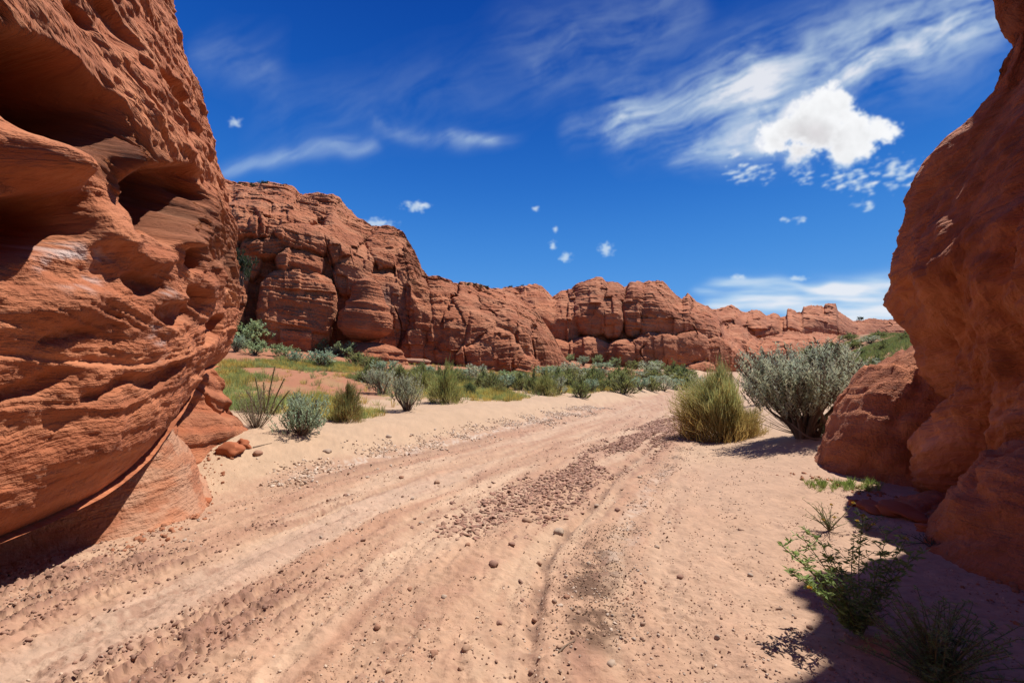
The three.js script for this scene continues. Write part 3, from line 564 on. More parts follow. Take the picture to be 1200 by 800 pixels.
//@PLANTS
// ------------------------------------------------------------------ plants and stones
class Leaves {                                                       // collects ribbons, leaves and limbs into one geometry
  constructor() { this.p = []; this.c = []; this.i = []; }
  vert(x, y, z, c) { this.p.push(x, y, z); this.c.push(c[0], c[1], c[2]); return this.p.length / 3 - 1; }
  blade(a, b, width, bend, c0, c1, r) {                              // from a to b, bowed by the vector bend
    const dx = b[0] - a[0], dy = b[1] - a[1], dz = b[2] - a[2], t = r() * PI, L = hypot(dx, dy, dz) || 1;
    let ux = cos(t), uy = 0, uz = sin(t); const k = (ux * dx + uz * dz) / (L * L); ux -= k * dx; uy -= k * dy; uz -= k * dz; const n = width / (hypot(ux, uy, uz) || 1) / 2; ux *= n; uy *= n; uz *= n;
    const m = [a[0] + dx * 0.55 + bend[0], a[1] + dy * 0.55 + bend[1], a[2] + dz * 0.55 + bend[2]], cm = [0, 1, 2].map((q) => lerp(c0[q], c1[q], 0.6));
    const i = this.vert(a[0] - ux, a[1] - uy, a[2] - uz, c0), j = this.vert(a[0] + ux, a[1] + uy, a[2] + uz, c0), k1 = this.vert(m[0] - ux, m[1] - uy, m[2] - uz, cm), k2 = this.vert(m[0] + ux, m[1] + uy, m[2] + uz, cm), e = this.vert(b[0], b[1], b[2], c1);
    this.i.push(i, j, k1, j, k2, k1, k1, k2, e);
  }
  leaf(a, dir, len, wid, c, r, fold = 0.25) {                        // a pointed leaf folded along its rib
    const t = r() * 2 * PI; let ux = cos(t), uy = sin(t) * 0.6, uz = sin(t); const k = ux * dir[0] + uy * dir[1] + uz * dir[2]; ux -= k * dir[0]; uy -= k * dir[1]; uz -= k * dir[2]; const n = 1 / (hypot(ux, uy, uz) || 1); ux *= n; uy *= n; uz *= n;
    const vx = dir[1] * uz - dir[2] * uy, vy = dir[2] * ux - dir[0] * uz, vz = dir[0] * uy - dir[1] * ux, h = wid / 2, f = wid * fold;
    const at2 = (s, o, q) => this.vert(a[0] + dir[0] * len * s + ux * o + vx * q, a[1] + dir[1] * len * s + uy * o + vy * q, a[2] + dir[2] * len * s + uz * o + vz * q, c);
    const A = at2(0, 0, 0), B = at2(0.45, h, f), D = at2(0.45, -h, f), E = at2(1, 0, -f * 0.5);
    this.i.push(A, B, E, A, E, D);
  }
  limb(pts, r0, r1, c, sides = 5) {
    const curve = new THREE.CatmullRomCurve3(pts.map((p) => new THREE.Vector3(...p))), n = max(4, pts.length * 3), fr = curve.computeFrenetFrames(n, false), base = this.p.length / 3;
    for (let k = 0; k <= n; k++) {
      const q = curve.getPointAt(k / n), R = lerp(r0, r1, k / n);
      for (let s = 0; s < sides; s++) { const a = s / sides * 2 * PI, ca = cos(a) * R, sa = sin(a) * R, N = fr.normals[k], B = fr.binormals[k]; this.vert(q.x + N.x * ca + B.x * sa, q.y + N.y * ca + B.y * sa, q.z + N.z * ca + B.z * sa, c); }
    }
    for (let k = 0; k < n; k++) for (let s = 0; s < sides; s++) { const a = base + k * sides + s, b = base + k * sides + (s + 1) % sides, c2 = a + sides, d = b + sides; this.i.push(a, b, c2, b, d, c2); }
  }
  build() { return geo(this.p, this.i, this.c); }
}
const jit = (c, r, k = 0.18) => { const q = 1 + (r() * 2 - 1) * k, w = (r() * 2 - 1) * k * 0.3; return [c[0] * (q + w), c[1] * q, c[2] * (q - w)]; };
const GREEN = [0.46, 0.58, 0.17], GREEND = [0.32, 0.48, 0.16], SILVER = [0.60, 0.64, 0.44], BLUISH = [0.46, 0.58, 0.38], STRAW = [0.52, 0.42, 0.17], ORANGE = [0.46, 0.25, 0.075], TWIG = [0.16, 0.11, 0.075], YELLOW = [0.66, 0.64, 0.15], BARK = [0.17, 0.115, 0.08];
// rabbitbrush: a dense broom of thin upright stems. Unit size: 1 wide, 1 high.
function broom(seed, n, wid, tip, low, opt = {}) {
  const r = rng(seed), f = new Leaves(), st = new Leaves();
  const lump = (a, e) => 1 + 0.5 * fbm(cos(a) * 1.5 * (1.1 - e) + seed, sin(a) * 1.5 * (1.1 - e), e * 2.2, 3) + (opt.lean || 0) * cos(a) * (1 - e * 0.6);
  for (let k = 0; k < n; k++) {
    const a = r() * 2 * PI, e = pow(r(), 0.75), th = e * PI * 0.5 * 1.04, R = lump(a, e) * (0.70 + 0.36 * r()) * (r() < 0.05 ? 1.18 : 1);
    const ex = cos(a) * cos(th) * 0.5 * R, ez = sin(a) * cos(th) * 0.5 * R, ey = (0.10 + 0.9 * sin(th)) * R * 0.92;
    const b = [ex + 0.05 * (r() - 0.5), ey, ez + 0.05 * (r() - 0.5)], dl = (0.12 + 0.24 * r()), dv = [ex * 1.3 + 0.55 * (r() - 0.5), 0.75, ez * 1.3 + 0.55 * (r() - 0.5)], s = [b[0] - dv[0] * dl, max(0.0, b[1] - dv[1] * dl * 1.2), b[2] - dv[2] * dl];
    const side = clamp(1.1 - ey * 1.25 + 0.5 * noise(a * 1.3, e * 3, seed), 0, 1), cc = [0, 1, 2].map((z) => lerp(tip[z], low[z], side * (opt.mixLow ?? 0.5)));
    f.blade(s, b, wid * (0.7 + 0.6 * r()), [ex * 0.10, -0.03 * r(), ez * 0.10], jit(low, r), jit(cc, r), r);
  }
  for (let k = 0; k < 14; k++) { const a = r() * 2 * PI, h = 0.35 + 0.25 * r(), w = 0.10 + 0.2 * r(); st.limb([[cos(a) * 0.03, -0.05, sin(a) * 0.03], [cos(a) * w * 0.5, h * 0.4, sin(a) * w * 0.5], [cos(a) * w, h, sin(a) * w]], 0.014, 0.006, jit(TWIG, r), 4); }
  return [f.build(), st.build()];
}
// sagebrush: woody limbs with many short leafy spikes
function sage(seed, sprigs, leaves, leafLen, leafW, tint, opt = {}) {
  const r = rng(seed), f = new Leaves(), st = new Leaves();
  const heads = [];
  for (let k = 0; k < (opt.heads || 12); k++) { const a = r() * 2 * PI, w = 0.06 + 0.33 * sqrt(r()), h = (opt.low ?? 0.16) + (0.78 - (opt.low ?? 0.16)) * pow(r(), 0.8) * (1.15 - w * 1.2); heads.push([cos(a) * w, h, sin(a) * w, 0.10 + 0.10 * r()]); }
  for (const h of heads) st.limb([[h[0] * 0.08, -0.05, h[2] * 0.08], [h[0] * 0.35 + 0.05 * (r() - 0.5), h[1] * 0.35, h[2] * 0.35 + 0.05 * (r() - 0.5)], [h[0] * 0.8, h[1] * 0.72, h[2] * 0.8], [h[0], h[1], h[2]]], 0.028, 0.006, jit(opt.bark || BARK, r), 5);
  for (let k = 0; k < sprigs; k++) {
    const h = heads[floor(r() * heads.length)], a = r() * 2 * PI, z = r() * 2 - 1, q = h[3] * pow(r(), 0.4) * 1.25, c = sqrt(1 - z * z);
    const b = [h[0] + cos(a) * c * q, max(0.06, h[1] + z * q * 1.15), h[2] + sin(a) * c * q], up = 0.10 + 0.10 * r(), tipv = [b[0] + cos(a) * up * 0.35 + h[0] * 0.1, b[1] + up, b[2] + sin(a) * up * 0.35 + h[2] * 0.1];
    const dead = r() < (opt.dead || 0.1), col = jit(dead ? TWIG : tint, r, 0.22);
    if (r() < 0.6) f.blade(b, tipv, 0.006, [0, 0, 0], TWIG, col, r);
    for (let m = 0; m < leaves; m++) {
      const t = (m + r()) / leaves, al = r() * 2 * PI, d = [cos(al) * 0.65, 0.55 + 0.4 * r(), sin(al) * 0.65], l = hypot(...d);
      f.leaf([lerp(b[0], tipv[0], t), lerp(b[1], tipv[1], t), lerp(b[2], tipv[2], t)], d.map((x) => x / l), leafLen * (0.7 + 0.6 * r()), leafW, jit(col, r, 0.1), r);
    }
  }
  return [f.build(), st.build()];
}
function shrubOf([foliage, stems], foliageName = 'foliage') { const g = new THREE.Group(); part(g, foliageName, foliage, M.plant); part(g, 'stems', stems, M.wood); return g; }
function place(proto, name, p, w, h, turn, label, category, group) {
  const o = proto.clone(); o.position.set(p[0], p[1] - 0.015, p[2]); o.scale.set(w, h, w); o.rotation.y = turn;
  return add(o, name, label, category, group);
}
const R0 = rng(4242);
const brooms = [[11, GREEN, STRAW, 0.35], [12, GREEND, TWIG, 0.4], [13, [0.46, 0.62, 0.18], STRAW, 0.3], [14, [0.34, 0.48, 0.18], ORANGE, 0.3]].map(([s, t, l, m]) => shrubOf(broom(s, 2400, 0.010, t, l, { mixLow: m })));
const sages = [[21, SILVER], [22, BLUISH], [23, [0.56, 0.58, 0.38]]].map(([s, t]) => shrubOf(sage(s, 380, 9, 0.055, 0.02, t, { dead: 0.12, heads: 22 })));
const farBrooms = [[31, GREEN], [32, GREEND], [33, [0.54, 0.62, 0.19]]].map(([s, t]) => shrubOf(broom(s, 700, 0.024, t, TWIG, { mixLow: 0.3 })));
const farSages = [[41, BLUISH], [42, [0.46, 0.58, 0.28]], [43, SILVER]].map(([s, t]) => shrubOf(sage(s, 150, 8, 0.085, 0.035, t, { dead: 0.08, heads: 16 })));
const sized = (w, a, b) => (w < a ? 'small' : w < b ? 'middling' : 'broad');
const BROOM = ['straw-green', 'dark green', 'bright green', 'grey-green with orange foot'], FARB = ['fresh green', 'dark green', 'yellow-green'], FARS = ['blue-grey', 'olive-grey', 'silvery'];
const put = (protos, v, name, px, py, wpx, hpx, label, category, group) => {
  const p = onGround(px, py); if (!p) return null; const k = -p[2] / F;
  return place(protos[v % protos.length], name, p, wpx * k, hpx * k * 1.05, R0() * 6.28, label, category, group);
};
// the shrubs one can tell apart on the near bank
put(sages, 1, 'sagebrush', 352, 514, 64, 56, 'blue-grey sagebrush with bare woody foot, beside the stalk plant on the sand', 'shrub');
put(brooms, 3, 'rabbitbrush', 407, 497, 42, 44, 'mid green rounded rabbitbrush alone on the sandy slope between two sagebrushes', 'shrub');
put(sages, 0, 'sagebrush', 449, 463, 40, 34, 'silvery sagebrush on the bank crest, upper one of a close pair', 'shrub');
put(sages, 2, 'sagebrush', 477, 484, 42, 46, 'silver-brown sagebrush at the bank edge, lower one of a close pair', 'shrub');
put(brooms, 2, 'rabbitbrush', 522, 474, 44, 42, 'bright green rabbitbrush leaning over the sand edge, next to the sagebrush pair', 'shrub');
put(brooms, 0, 'rabbitbrush', 496, 457, 40, 28, 'green rabbitbrush behind the sagebrush pair on the bank', 'shrub');
const bankG = 'rabbitbrush along the bank edge', bankS = 'sagebrush along the bank edge';
for (const [x, y, w, h, v] of [[550, 466, 20, 18, 1], [584, 464, 22, 14, 3], [566, 455, 28, 20, 0], [610, 457, 30, 20, 2], [640, 464, 34, 30, 0], [668, 457, 28, 18, 2], [700, 458, 26, 16, 0], [731, 461, 36, 24, 2], [468, 446, 34, 18, 2], [430, 448, 30, 18, 0], [535, 450, 32, 18, 2]])
  put(y > 462 ? brooms : farBrooms, v, 'rabbitbrush', x, y, w, h, sized(w, 24, 32) + ' ' + (y > 462 ? BROOM : FARB)[v % 3] + ' rabbitbrush in the row along the sandy bank edge', 'shrub', bankG);
for (const [x, y, w, h, v] of [[578, 459, 30, 22, 1], [594, 456, 26, 18, 0], [625, 461, 26, 24, 1], [655, 463, 22, 20, 2], [681, 466, 26, 22, 1], [692, 459, 20, 16, 0], [715, 457, 26, 16, 1], [750, 457, 24, 16, 0], [764, 458, 26, 16, 1], [778, 458, 24, 16, 2], [792, 457, 24, 15, 0], [806, 457, 24, 15, 1], [820, 456, 24, 14, 2], [742, 452, 26, 12, 1], [772, 451, 28, 12, 0], [800, 451, 28, 12, 2], [832, 455, 24, 14, 1], [648, 451, 26, 14, 1], [610, 449, 26, 12, 0]])
  v === 1 ? put(farBrooms, x & 1 ? 0 : 2, 'rabbitbrush', x, y, w, h, sized(w, 24, 27) + ' ' + FARB[x & 1 ? 0 : 2] + ' rabbitbrush in the row along the far bank', 'shrub', 'rabbitbrush along the far bank') : put(farSages, v, 'sagebrush', x, y, w, h, sized(w, 24, 27) + ' ' + FARS[v] + ' sagebrush in the row along the far bank', 'shrub', bankS);
{
  const r = rng(616);
  for (let k = 0; k < 52; k++) {
    const x = 415 + 400 * r(), y = 441 + (x < 560 ? 9 : 11) * r(), s = r() < 0.3, v = floor(r() * 3), w = 18 + 18 * r();
    put(s ? farSages : farBrooms, v, s ? 'sagebrush' : 'rabbitbrush', x, y, w, w * (0.36 + 0.2 * r()), sized(w, 24, 30) + ' ' + (s ? FARS : FARB)[v] + (s ? ' sagebrush' : ' rabbitbrush') + ' in the thicket behind the bank edge', 'shrub', 'thicket behind the bank edge');
  }
}
const talus = 'shrubs on the red slope under the layered cliff';
for (const [x, y, w, h, v] of [[290, 406, 40, 24, 1], [276, 412, 22, 16, 0], [298, 416, 24, 14, 1], [322, 402, 26, 8, 2], [334, 418, 24, 12, 1], [346, 426, 16, 12, 0], [340, 408, 26, 10, 2], [368, 412, 24, 13, 1], [352, 408, 20, 9, 0], [402, 418, 24, 14, 1], [388, 416, 14, 8, 0], [420, 428, 30, 12, 2], [376, 430, 30, 16, 0], [436, 432, 24, 11, 2], [430, 408, 16, 6, 2], [452, 437, 26, 12, 0]])
  put(v === 2 ? farBrooms : farSages, v, 'slope_shrub', x, y, w * 1.25, h * 1.3, sized(w, 20, 28) + ' ' + (v === 2 ? FARB : FARS)[v] + ' shrub on the red slope under the layered cliff', 'shrub', talus);
const flat2 = 'shrubs on the flat before the domed cliff';
for (const [x, y, w, h, v] of [[616, 424, 22, 9, 0], [634, 422, 26, 8, 2], [628, 428, 12, 8, 1], [668, 424, 12, 10, 1], [684, 428, 16, 12, 0], [700, 427, 14, 12, 1], [720, 430, 18, 12, 1], [706, 434, 26, 10, 0], [744, 432, 24, 10, 2], [770, 432, 20, 10, 1], [660, 436, 26, 10, 2], [640, 438, 30, 10, 1], [690, 440, 30, 10, 0], [734, 442, 30, 12, 2], [790, 440, 26, 10, 1]])
  put(v === 2 ? farBrooms : farSages, v, 'flat_shrub', x, y, w, h, sized(w, 18, 25) + ' ' + (v === 2 ? FARB : FARS)[v] + ' shrub on the flat in front of the domed cliff', 'shrub', flat2);
const hill = 'shrubs on the hillside behind the big sagebrush';
for (const [x, y, w, h, v] of [[950, 418, 30, 12, 0], [975, 412, 30, 11, 1], [1000, 408, 26, 9, 0], [1020, 402, 26, 8, 2], [1010, 418, 22, 10, 1], [1036, 412, 24, 12, 0], [1030, 396, 22, 8, 0], [1048, 390, 22, 8, 2], [985, 426, 30, 14, 2], [1012, 436, 34, 16, 1], [1030, 428, 26, 12, 0], [1056, 384, 16, 9, 1], [995, 398, 26, 7, 0], [966, 402, 24, 7, 2], [940, 408, 24, 8, 0], [1062, 398, 20, 9, 0], [1040, 440, 30, 18, 2]])
  put(v === 2 ? farSages : farBrooms, v, 'hillside_shrub', x, y, w, h, sized(w, 23, 27) + ' ' + (v === 2 ? FARS : FARB)[v] + ' shrub on the hillside behind the tall sagebrush', 'shrub', hill);

// twiggy pale shrub and the stalk plant at the foot of the sunlit wall
{
  const r = rng(77), p = onGround(300, 505), k = -p[2] / F, f = new Leaves(), st = new Leaves();
  for (let n = 0; n < 70; n++) { const a = r() * 2 * PI, w = 0.5 * sqrt(r()), h = 0.35 + 0.6 * r(), t = [cos(a) * w, h, sin(a) * w]; st.limb([[0, -0.03, 0], [t[0] * 0.5 + 0.06 * (r() - 0.5), h * 0.45, t[2] * 0.5 + 0.06 * (r() - 0.5)], t], 0.007, 0.003, jit([0.30, 0.22, 0.15], r), 3);
    for (let m = 0; m < 11; m++) { const q = 0.35 + 0.65 * r(), d = [r() - 0.5, r() * 0.6, r() - 0.5], l = hypot(...d); f.leaf([t[0] * q + 0.06 * (r() - 0.5), t[1] * q, t[2] * q + 0.06 * (r() - 0.5)], d.map((x) => x / l), 0.035, 0.016, jit(r() < 0.35 ? [0.42, 0.36, 0.16] : [0.20, 0.23, 0.12], r), r); } }
  const g = shrubOf([f.build(), st.build()], 'leaves'); g.position.set(...p); g.scale.set(54 * k, 58 * k, 54 * k);
  add(g, 'twig_shrub', 'pale twiggy shrub with sparse speckled leaves by the foot of the wall', 'shrub');
  const q = onGround(312, 488), kk = -q[2] / F, s = new THREE.Group();
  for (const [dx, h, lean] of [[-10, 46, -0.1], [0, 58, 0.16], [8, 44, 0.3], [-16, 30, -0.28], [-4, 40, 0.0], [14, 30, 0.45]]) {
    const L = new Leaves(), H = h * kk; L.limb([[dx * kk * 0.4, -0.05, 0], [dx * kk * 0.7 + lean * H * 0.3, H * 0.45, 0.02], [dx * kk + lean * H * 0.9, H, 0.03]], 0.02, 0.013, jit([0.30, 0.28, 0.13], r), 6);
    for (let m = 0; m < 90; m++) { const t = 0.1 + 0.9 * r(), a = r() * 2 * PI, x = dx * kk * lerp(0.4, 1, t) + lean * H * t * 0.9, d = [cos(a) * 0.8, 0.6, sin(a) * 0.8]; L.leaf([x + cos(a) * 0.014, H * t, 0.03 * t + sin(a) * 0.014], d, 0.04, 0.011, jit([0.38, 0.34, 0.16], r), r); }
    part(s, 'stalk', L.build(), M.plant);
  }
  s.position.set(...q);
  add(s, 'stalk_plant', 'clump of upright brownish-green stalks rising behind the pale twiggy shrub', 'plant');
}
// the two big bushes on the near bank of the other side
{
  const p = onGround(848, 514), k = -p[2] / F;
  const g = shrubOf(broom(61, 13000, 0.006, [0.62, 0.74, 0.30], [0.62, 0.38, 0.12], { mixLow: 0.85, lean: -0.18 }));
  g.position.set(p[0], p[1] - 0.1, p[2]); g.scale.set(92 * k, 80 * k, 88 * k);
  add(g, 'rabbitbrush', 'large rabbitbrush, green above and orange-brown below, leaning over the wash', 'shrub');
  const q = onGround(943, 513), kk = -q[2] / F, W = 120 * kk, Hh = 112 * kk;
  const r = rng(88), bush = new THREE.Group(), [f, st] = sage(63, 2000, 11, 0.040, 0.012, [0.66, 0.70, 0.50], { heads: 40, low: 0.32, dead: 0.2, bark: [0.15, 0.11, 0.085] });
  part(bush, 'foliage', f, M.plant); part(bush, 'stems', st, M.wood);
  const T = new Leaves();
  T.limb([[0.20, -0.04, 0.12], [0.13, 0.10, 0.16], [0.04, 0.30, 0.18], [-0.10, 0.50, 0.14], [-0.2, 0.66, 0.06]], 0.022, 0.008, [0.27, 0.20, 0.15], 7);
  T.limb([[0.20, -0.04, 0.12], [0.06, 0.0, 0.2], [-0.12, 0.06, 0.22], [-0.22, 0.18, 0.16]], 0.016, 0.006, [0.22, 0.16, 0.12], 6);
  T.limb([[0.20, -0.04, 0.12], [0.26, 0.14, 0.1], [0.32, 0.34, 0.02], [0.36, 0.5, 0.0]], 0.018, 0.006, [0.2, 0.15, 0.11], 6);
  for (let n = 0; n < 60; n++) { const a = r() * 2 * PI, w = 0.15 + 0.32 * r(), h = 0.1 + 0.5 * r(); T.limb([[0.1, 0.0, 0.05], [cos(a) * w * 0.5, h * 0.5, sin(a) * w * 0.5], [cos(a) * w, h, sin(a) * w]], 0.004, 0.002, jit([0.2, 0.14, 0.095], r), 3); }
  part(bush, 'trunk', T.build(), M.wood);
  bush.position.set(q[0], q[1] - 0.02, q[2]); bush.scale.set(W, Hh, W);
  add(bush, 'sagebrush', 'tall silver-green sagebrush with a crooked bare trunk, beside the large rabbitbrush', 'shrub');
  put(farSages, 1, 'sagebrush', 966, 512, 22, 30, 'small sagebrush sprig between the tall sagebrush and the shaded rock', 'shrub');
  put(sages, 2, 'sagebrush', 985, 470, 60, 50, 'sagebrush half hidden behind the tall sagebrush, against the shaded rock', 'shrub');
  put(sages, 0, 'sagebrush', 896, 470, 60, 46, 'sagebrush between the large rabbitbrush and the tall sagebrush', 'shrub');
}
// flowering plants in the foreground sand
function herb(base, tips, seed, opt) {
  const r = rng(seed), g = new THREE.Group(), f = new Leaves(), st = new Leaves(), flowers = [];
  for (const t of tips) {
    const m = [lerp(base[0], t[0], 0.5) + 0.05 * (r() - 0.5), lerp(base[1], t[1], 0.62), lerp(base[2], t[2], 0.5) + 0.05 * (r() - 0.5)], c = new THREE.CatmullRomCurve3([base, m, t].map((p) => new THREE.Vector3(...p)));
    st.limb([base, m, t], 0.005, 0.002, jit([0.22, 0.20, 0.09], r), 4);
    const L = c.getLength(), nb = floor(L / opt.step);
    for (let k = 1; k <= nb; k++) {
      const q = c.getPointAt(k / nb), a = k * 2.4 + r(), d = [cos(a) * 0.8, 0.35 + 0.4 * r(), sin(a) * 0.8];
      const bl = opt.twig * (0.4 + 0.8 * r()) * (1.1 - 0.6 * k / nb), e = [q.x + d[0] * bl, q.y + d[1] * bl, q.z + d[2] * bl];
      st.limb([[q.x, q.y, q.z], [lerp(q.x, e[0], 0.5), lerp(q.y, e[1], 0.4), lerp(q.z, e[2], 0.5)], e], 0.0025, 0.0012, jit([0.2, 0.2, 0.08], r), 3);
      for (let z = 0; z < opt.leaves; z++) { const s = 0.15 + 0.85 * r(), al = r() * 2 * PI, dd = [cos(al) * 0.8, (r() - 0.35) * 0.9, sin(al) * 0.8], l = hypot(...dd); f.leaf([lerp(q.x, e[0], s), lerp(q.y, e[1], s), lerp(q.z, e[2], s)], dd.map((x) => x / l), opt.len * (0.6 + 0.7 * r()), opt.wid, jit(opt.tint, r, 0.22), r); }
    }
    if (r() < opt.bloom) flowers.push(t);
  }
  part(g, 'leaves', f.build(), M.plant); part(g, 'stems', st.build(), M.wood);
  for (const t of flowers) {
    const F2 = new Leaves(); for (let k = 0; k < 40; k++) { const a = r() * 2 * PI, e = r(), d = [cos(a) * sqrt(1 - e * e), e, sin(a) * sqrt(1 - e * e)]; F2.leaf([t[0] + d[0] * 0.006, t[1] + d[1] * 0.006, t[2] + d[2] * 0.006], d, 0.017, 0.007, [1, 1, 1], r); }
    const fg = F2.build(); fg.deleteAttribute('color'); part(g, 'flower', fg, M.petal);
  }
  return g;
}
{
  const tipsAt = (list) => list.map(([x, y, d]) => at(x, y, d));
  const b = [2.14, 0.0, -2.95];
  add(herb(b, tipsAt([[917, 640, 2.95], [940, 628, 3.05], [962, 634, 3.0], [925, 670, 2.85], [950, 690, 2.8], [975, 655, 3.0], [985, 690, 2.85], [1000, 640, 3.1], [1012, 605, 3.25], [1040, 625, 3.2], [1062, 632, 3.2], [1075, 650, 3.15], [1050, 665, 3.05], [1030, 690, 2.9], [940, 660, 3.1], [965, 675, 2.75]]), 301, { step: 0.034, twig: 0.13, leaves: 8, len: 0.046, wid: 0.016, tint: [0.34, 0.46, 0.13], bloom: 0.5 }), 'flowering_herb', 'leafy herb with small yellow flowers, half in sun at the shadow edge', 'plant');
  const b2 = [2.2, 0.0, -2.5], r = rng(5), tips = [];
  for (let k = 0; k < 90; k++) { const a = r() * 2 * PI, w = 0.06 + 0.36 * r(); tips.push([b2[0] + cos(a) * w, 0.12 + 0.3 * r() * (1.3 - w), b2[2] + sin(a) * w * 0.8]); }
  add(herb(b2, tips, 302, { step: 0.045, twig: 0.06, leaves: 8, len: 0.026, wid: 0.006, tint: [0.34, 0.46, 0.15], bloom: 0 }), 'ferny_herb', 'low dense feathery green herb standing in the shade of the rock', 'plant');
  const p = onGround(972, 622);
  const t3 = []; for (let k = 0; k < 26; k++) { const a = r() * 2 * PI, w = 0.06 + 0.2 * r(); t3.push([p[0] + cos(a) * w, p[1] + 0.08 + 0.22 * r(), p[2] + sin(a) * w * 0.8]); }
  add(herb(p, t3, 303, { step: 0.07, twig: 0.045, leaves: 4, len: 0.03, wid: 0.005, tint: [0.30, 0.36, 0.12], bloom: 0.1 }), 'sparse_herb', 'thin spiky yellow-green herb on the open sand beyond the flowering herb', 'plant');
  const q = onGround(1016, 622), t4 = []; for (let k = 0; k < 9; k++) { const a = r() * 2 * PI, w = 0.05 + 0.09 * r(); t4.push([q[0] + cos(a) * w, q[1] + 0.05 + 0.12 * r(), q[2] + sin(a) * w]); }
  add(herb(q, t4, 304, { step: 0.05, twig: 0.04, leaves: 4, len: 0.035, wid: 0.009, tint: [0.16, 0.24, 0.08], bloom: 0.15 }), 'small_herb', 'small leafy herb with one yellow bud by the shadow edge', 'plant');
  const w = onGround(1092, 642), D = new Leaves();
  for (let k = 0; k < 16; k++) { const a = r() * 2 * PI; D.limb([[0, 0, 0], [cos(a) * 0.12, 0.03 + 0.05 * r(), sin(a) * 0.12], [cos(a + 0.3) * 0.3, 0.01 + 0.06 * r(), sin(a + 0.3) * 0.26]], 0.004, 0.002, jit([0.16, 0.13, 0.08], r), 4); for (let m = 0; m < 6; m++) D.leaf([cos(a) * 0.05 * m, 0.04, sin(a) * 0.05 * m], [cos(a + r() - 0.5), 0.3, sin(a + r() - 0.5)], 0.04, 0.008, jit([0.10, 0.12, 0.05], r), r); }
  const dm = new THREE.Mesh(D.build(), M.plant); dm.position.set(...w);
  add(dm, 'sprawling_herb', 'dark sprawling herb in the shade at the foot of the rock nose', 'plant');
}
// grass
function tuft(seed, n, c0, c1) { const r = rng(seed), f = new Leaves(); for (let k = 0; k < n; k++) { const a = r() * 2 * PI, w = 0.25 * r(), h = 0.5 + 0.5 * r(), l = 0.12 + 0.4 * r(); f.blade([cos(a) * w * 0.5, -0.02, sin(a) * w * 0.5], [cos(a) * (w + l), h, sin(a) * (w + l)], 0.035, [0, 0.1, 0], jit(c0, r), jit(c1, r), r); } return f.build(); }
{
  const M4 = new THREE.Matrix4(), Q = new THREE.Quaternion(), V = new THREE.Vector3(), S = new THREE.Vector3(), col = new THREE.Color(), r = rng(909);
  const spread = (name, label, g, list) => {
    const m = new THREE.InstancedMesh(g, M.plant, list.length);
    list.forEach(([x, y, z, s, h, t], k) => { Q.setFromAxisAngle(V.set(0, 1, 0), r() * 6.28); M4.compose(V.set(x, y, z), Q, S.set(s, h, s)); m.setMatrixAt(k, M4); m.setColorAt(k, col.setRGB(t[0], t[1], t[2])); });
    add(m, name, label, 'grass', null, 'stuff');
  };
  const a = [];
  for (let k = 0; k < 60000; k++) {
    const d = 11 + 42 * r(), x = C(d) - 4.7 - 24 * r(), e = eL(x, d), n = fbm(x * 0.22, d * 0.22, 3.3, 3);
    const [px, py] = toPx(x, H0(x, d), -d);
    const meadow = 2.2 * ss(1, 0.55, hypot((px - 335) / 110, (py - 441) / 22)) + 1.1 * ss(2.6, 4.5, e + 2 * n) * ss(15, 11, e) + 0.7 * ss(1, 0.5, hypot((px - 500) / 110, (py - 442) / 10)) + 0.5 * ss(1, 0.5, hypot((px - 680) / 100, (py - 437) / 7));
    if (e < 2.6 || r() > meadow * ss(-0.3, 0.35, n) + 0.02) continue;
    const y2 = noise(x * 0.5, d * 0.5, 8) + 0.8 * (r() - 0.5), hh = 0.55 + 0.6 * ss(-0.4, 0.5, noise(x * 0.7, d * 0.7, 4)); a.push([x, H0(x, d) - 0.02, -d, 0.22 + 0.2 * r(), (0.2 + 0.3 * r()) * hh, y2 > 0.1 ? [1.5, 1.25, 1.1] : y2 > -0.2 ? [1.0, 1.15, 1.3] : [0.75, 1.0, 1.3]]);
  }
  spread('meadow_grass', 'yellow-green grass and flowers on the bank below the red slope', tuft(51, 16, STRAW, YELLOW), a);
  const b = [];
  for (let k = 0; k < 9000; k++) { const d = 18 + 60 * r(), x = C(d) + 4 + 22 * r(), n = fbm(x * 0.15, d * 0.15, 6.3, 3); if (n < 0.0 - 0.25 * r()) continue; b.push([x, H0(x, d) - 0.03, -d, 0.35 + 0.35 * r(), 0.25 + 0.3 * r(), [0.8, 1, 0.8]]); }
  spread('hillside_grass', 'thin green grass covering the hillside', tuft(52, 12, STRAW, [0.26, 0.30, 0.11]), b);
  const cgr = [];
  for (let k = 0; k < 240; k++) { const px = 945 + 85 * r(), p = onGround(px, 567 + 12 * r() * r()); if (noise(px * 0.09, 1, 2) < -0.15 + 0.3 * r()) continue; cgr.push([p[0], p[1], p[2], 0.08 + 0.08 * r(), 0.04 + 0.11 * r() * r(), [0.8, 1, 0.7]]); }
  spread('rock_foot_grass', 'low grass strip at the foot of the rear rock bulge', tuft(53, 14, STRAW, GREEN), cgr);
}
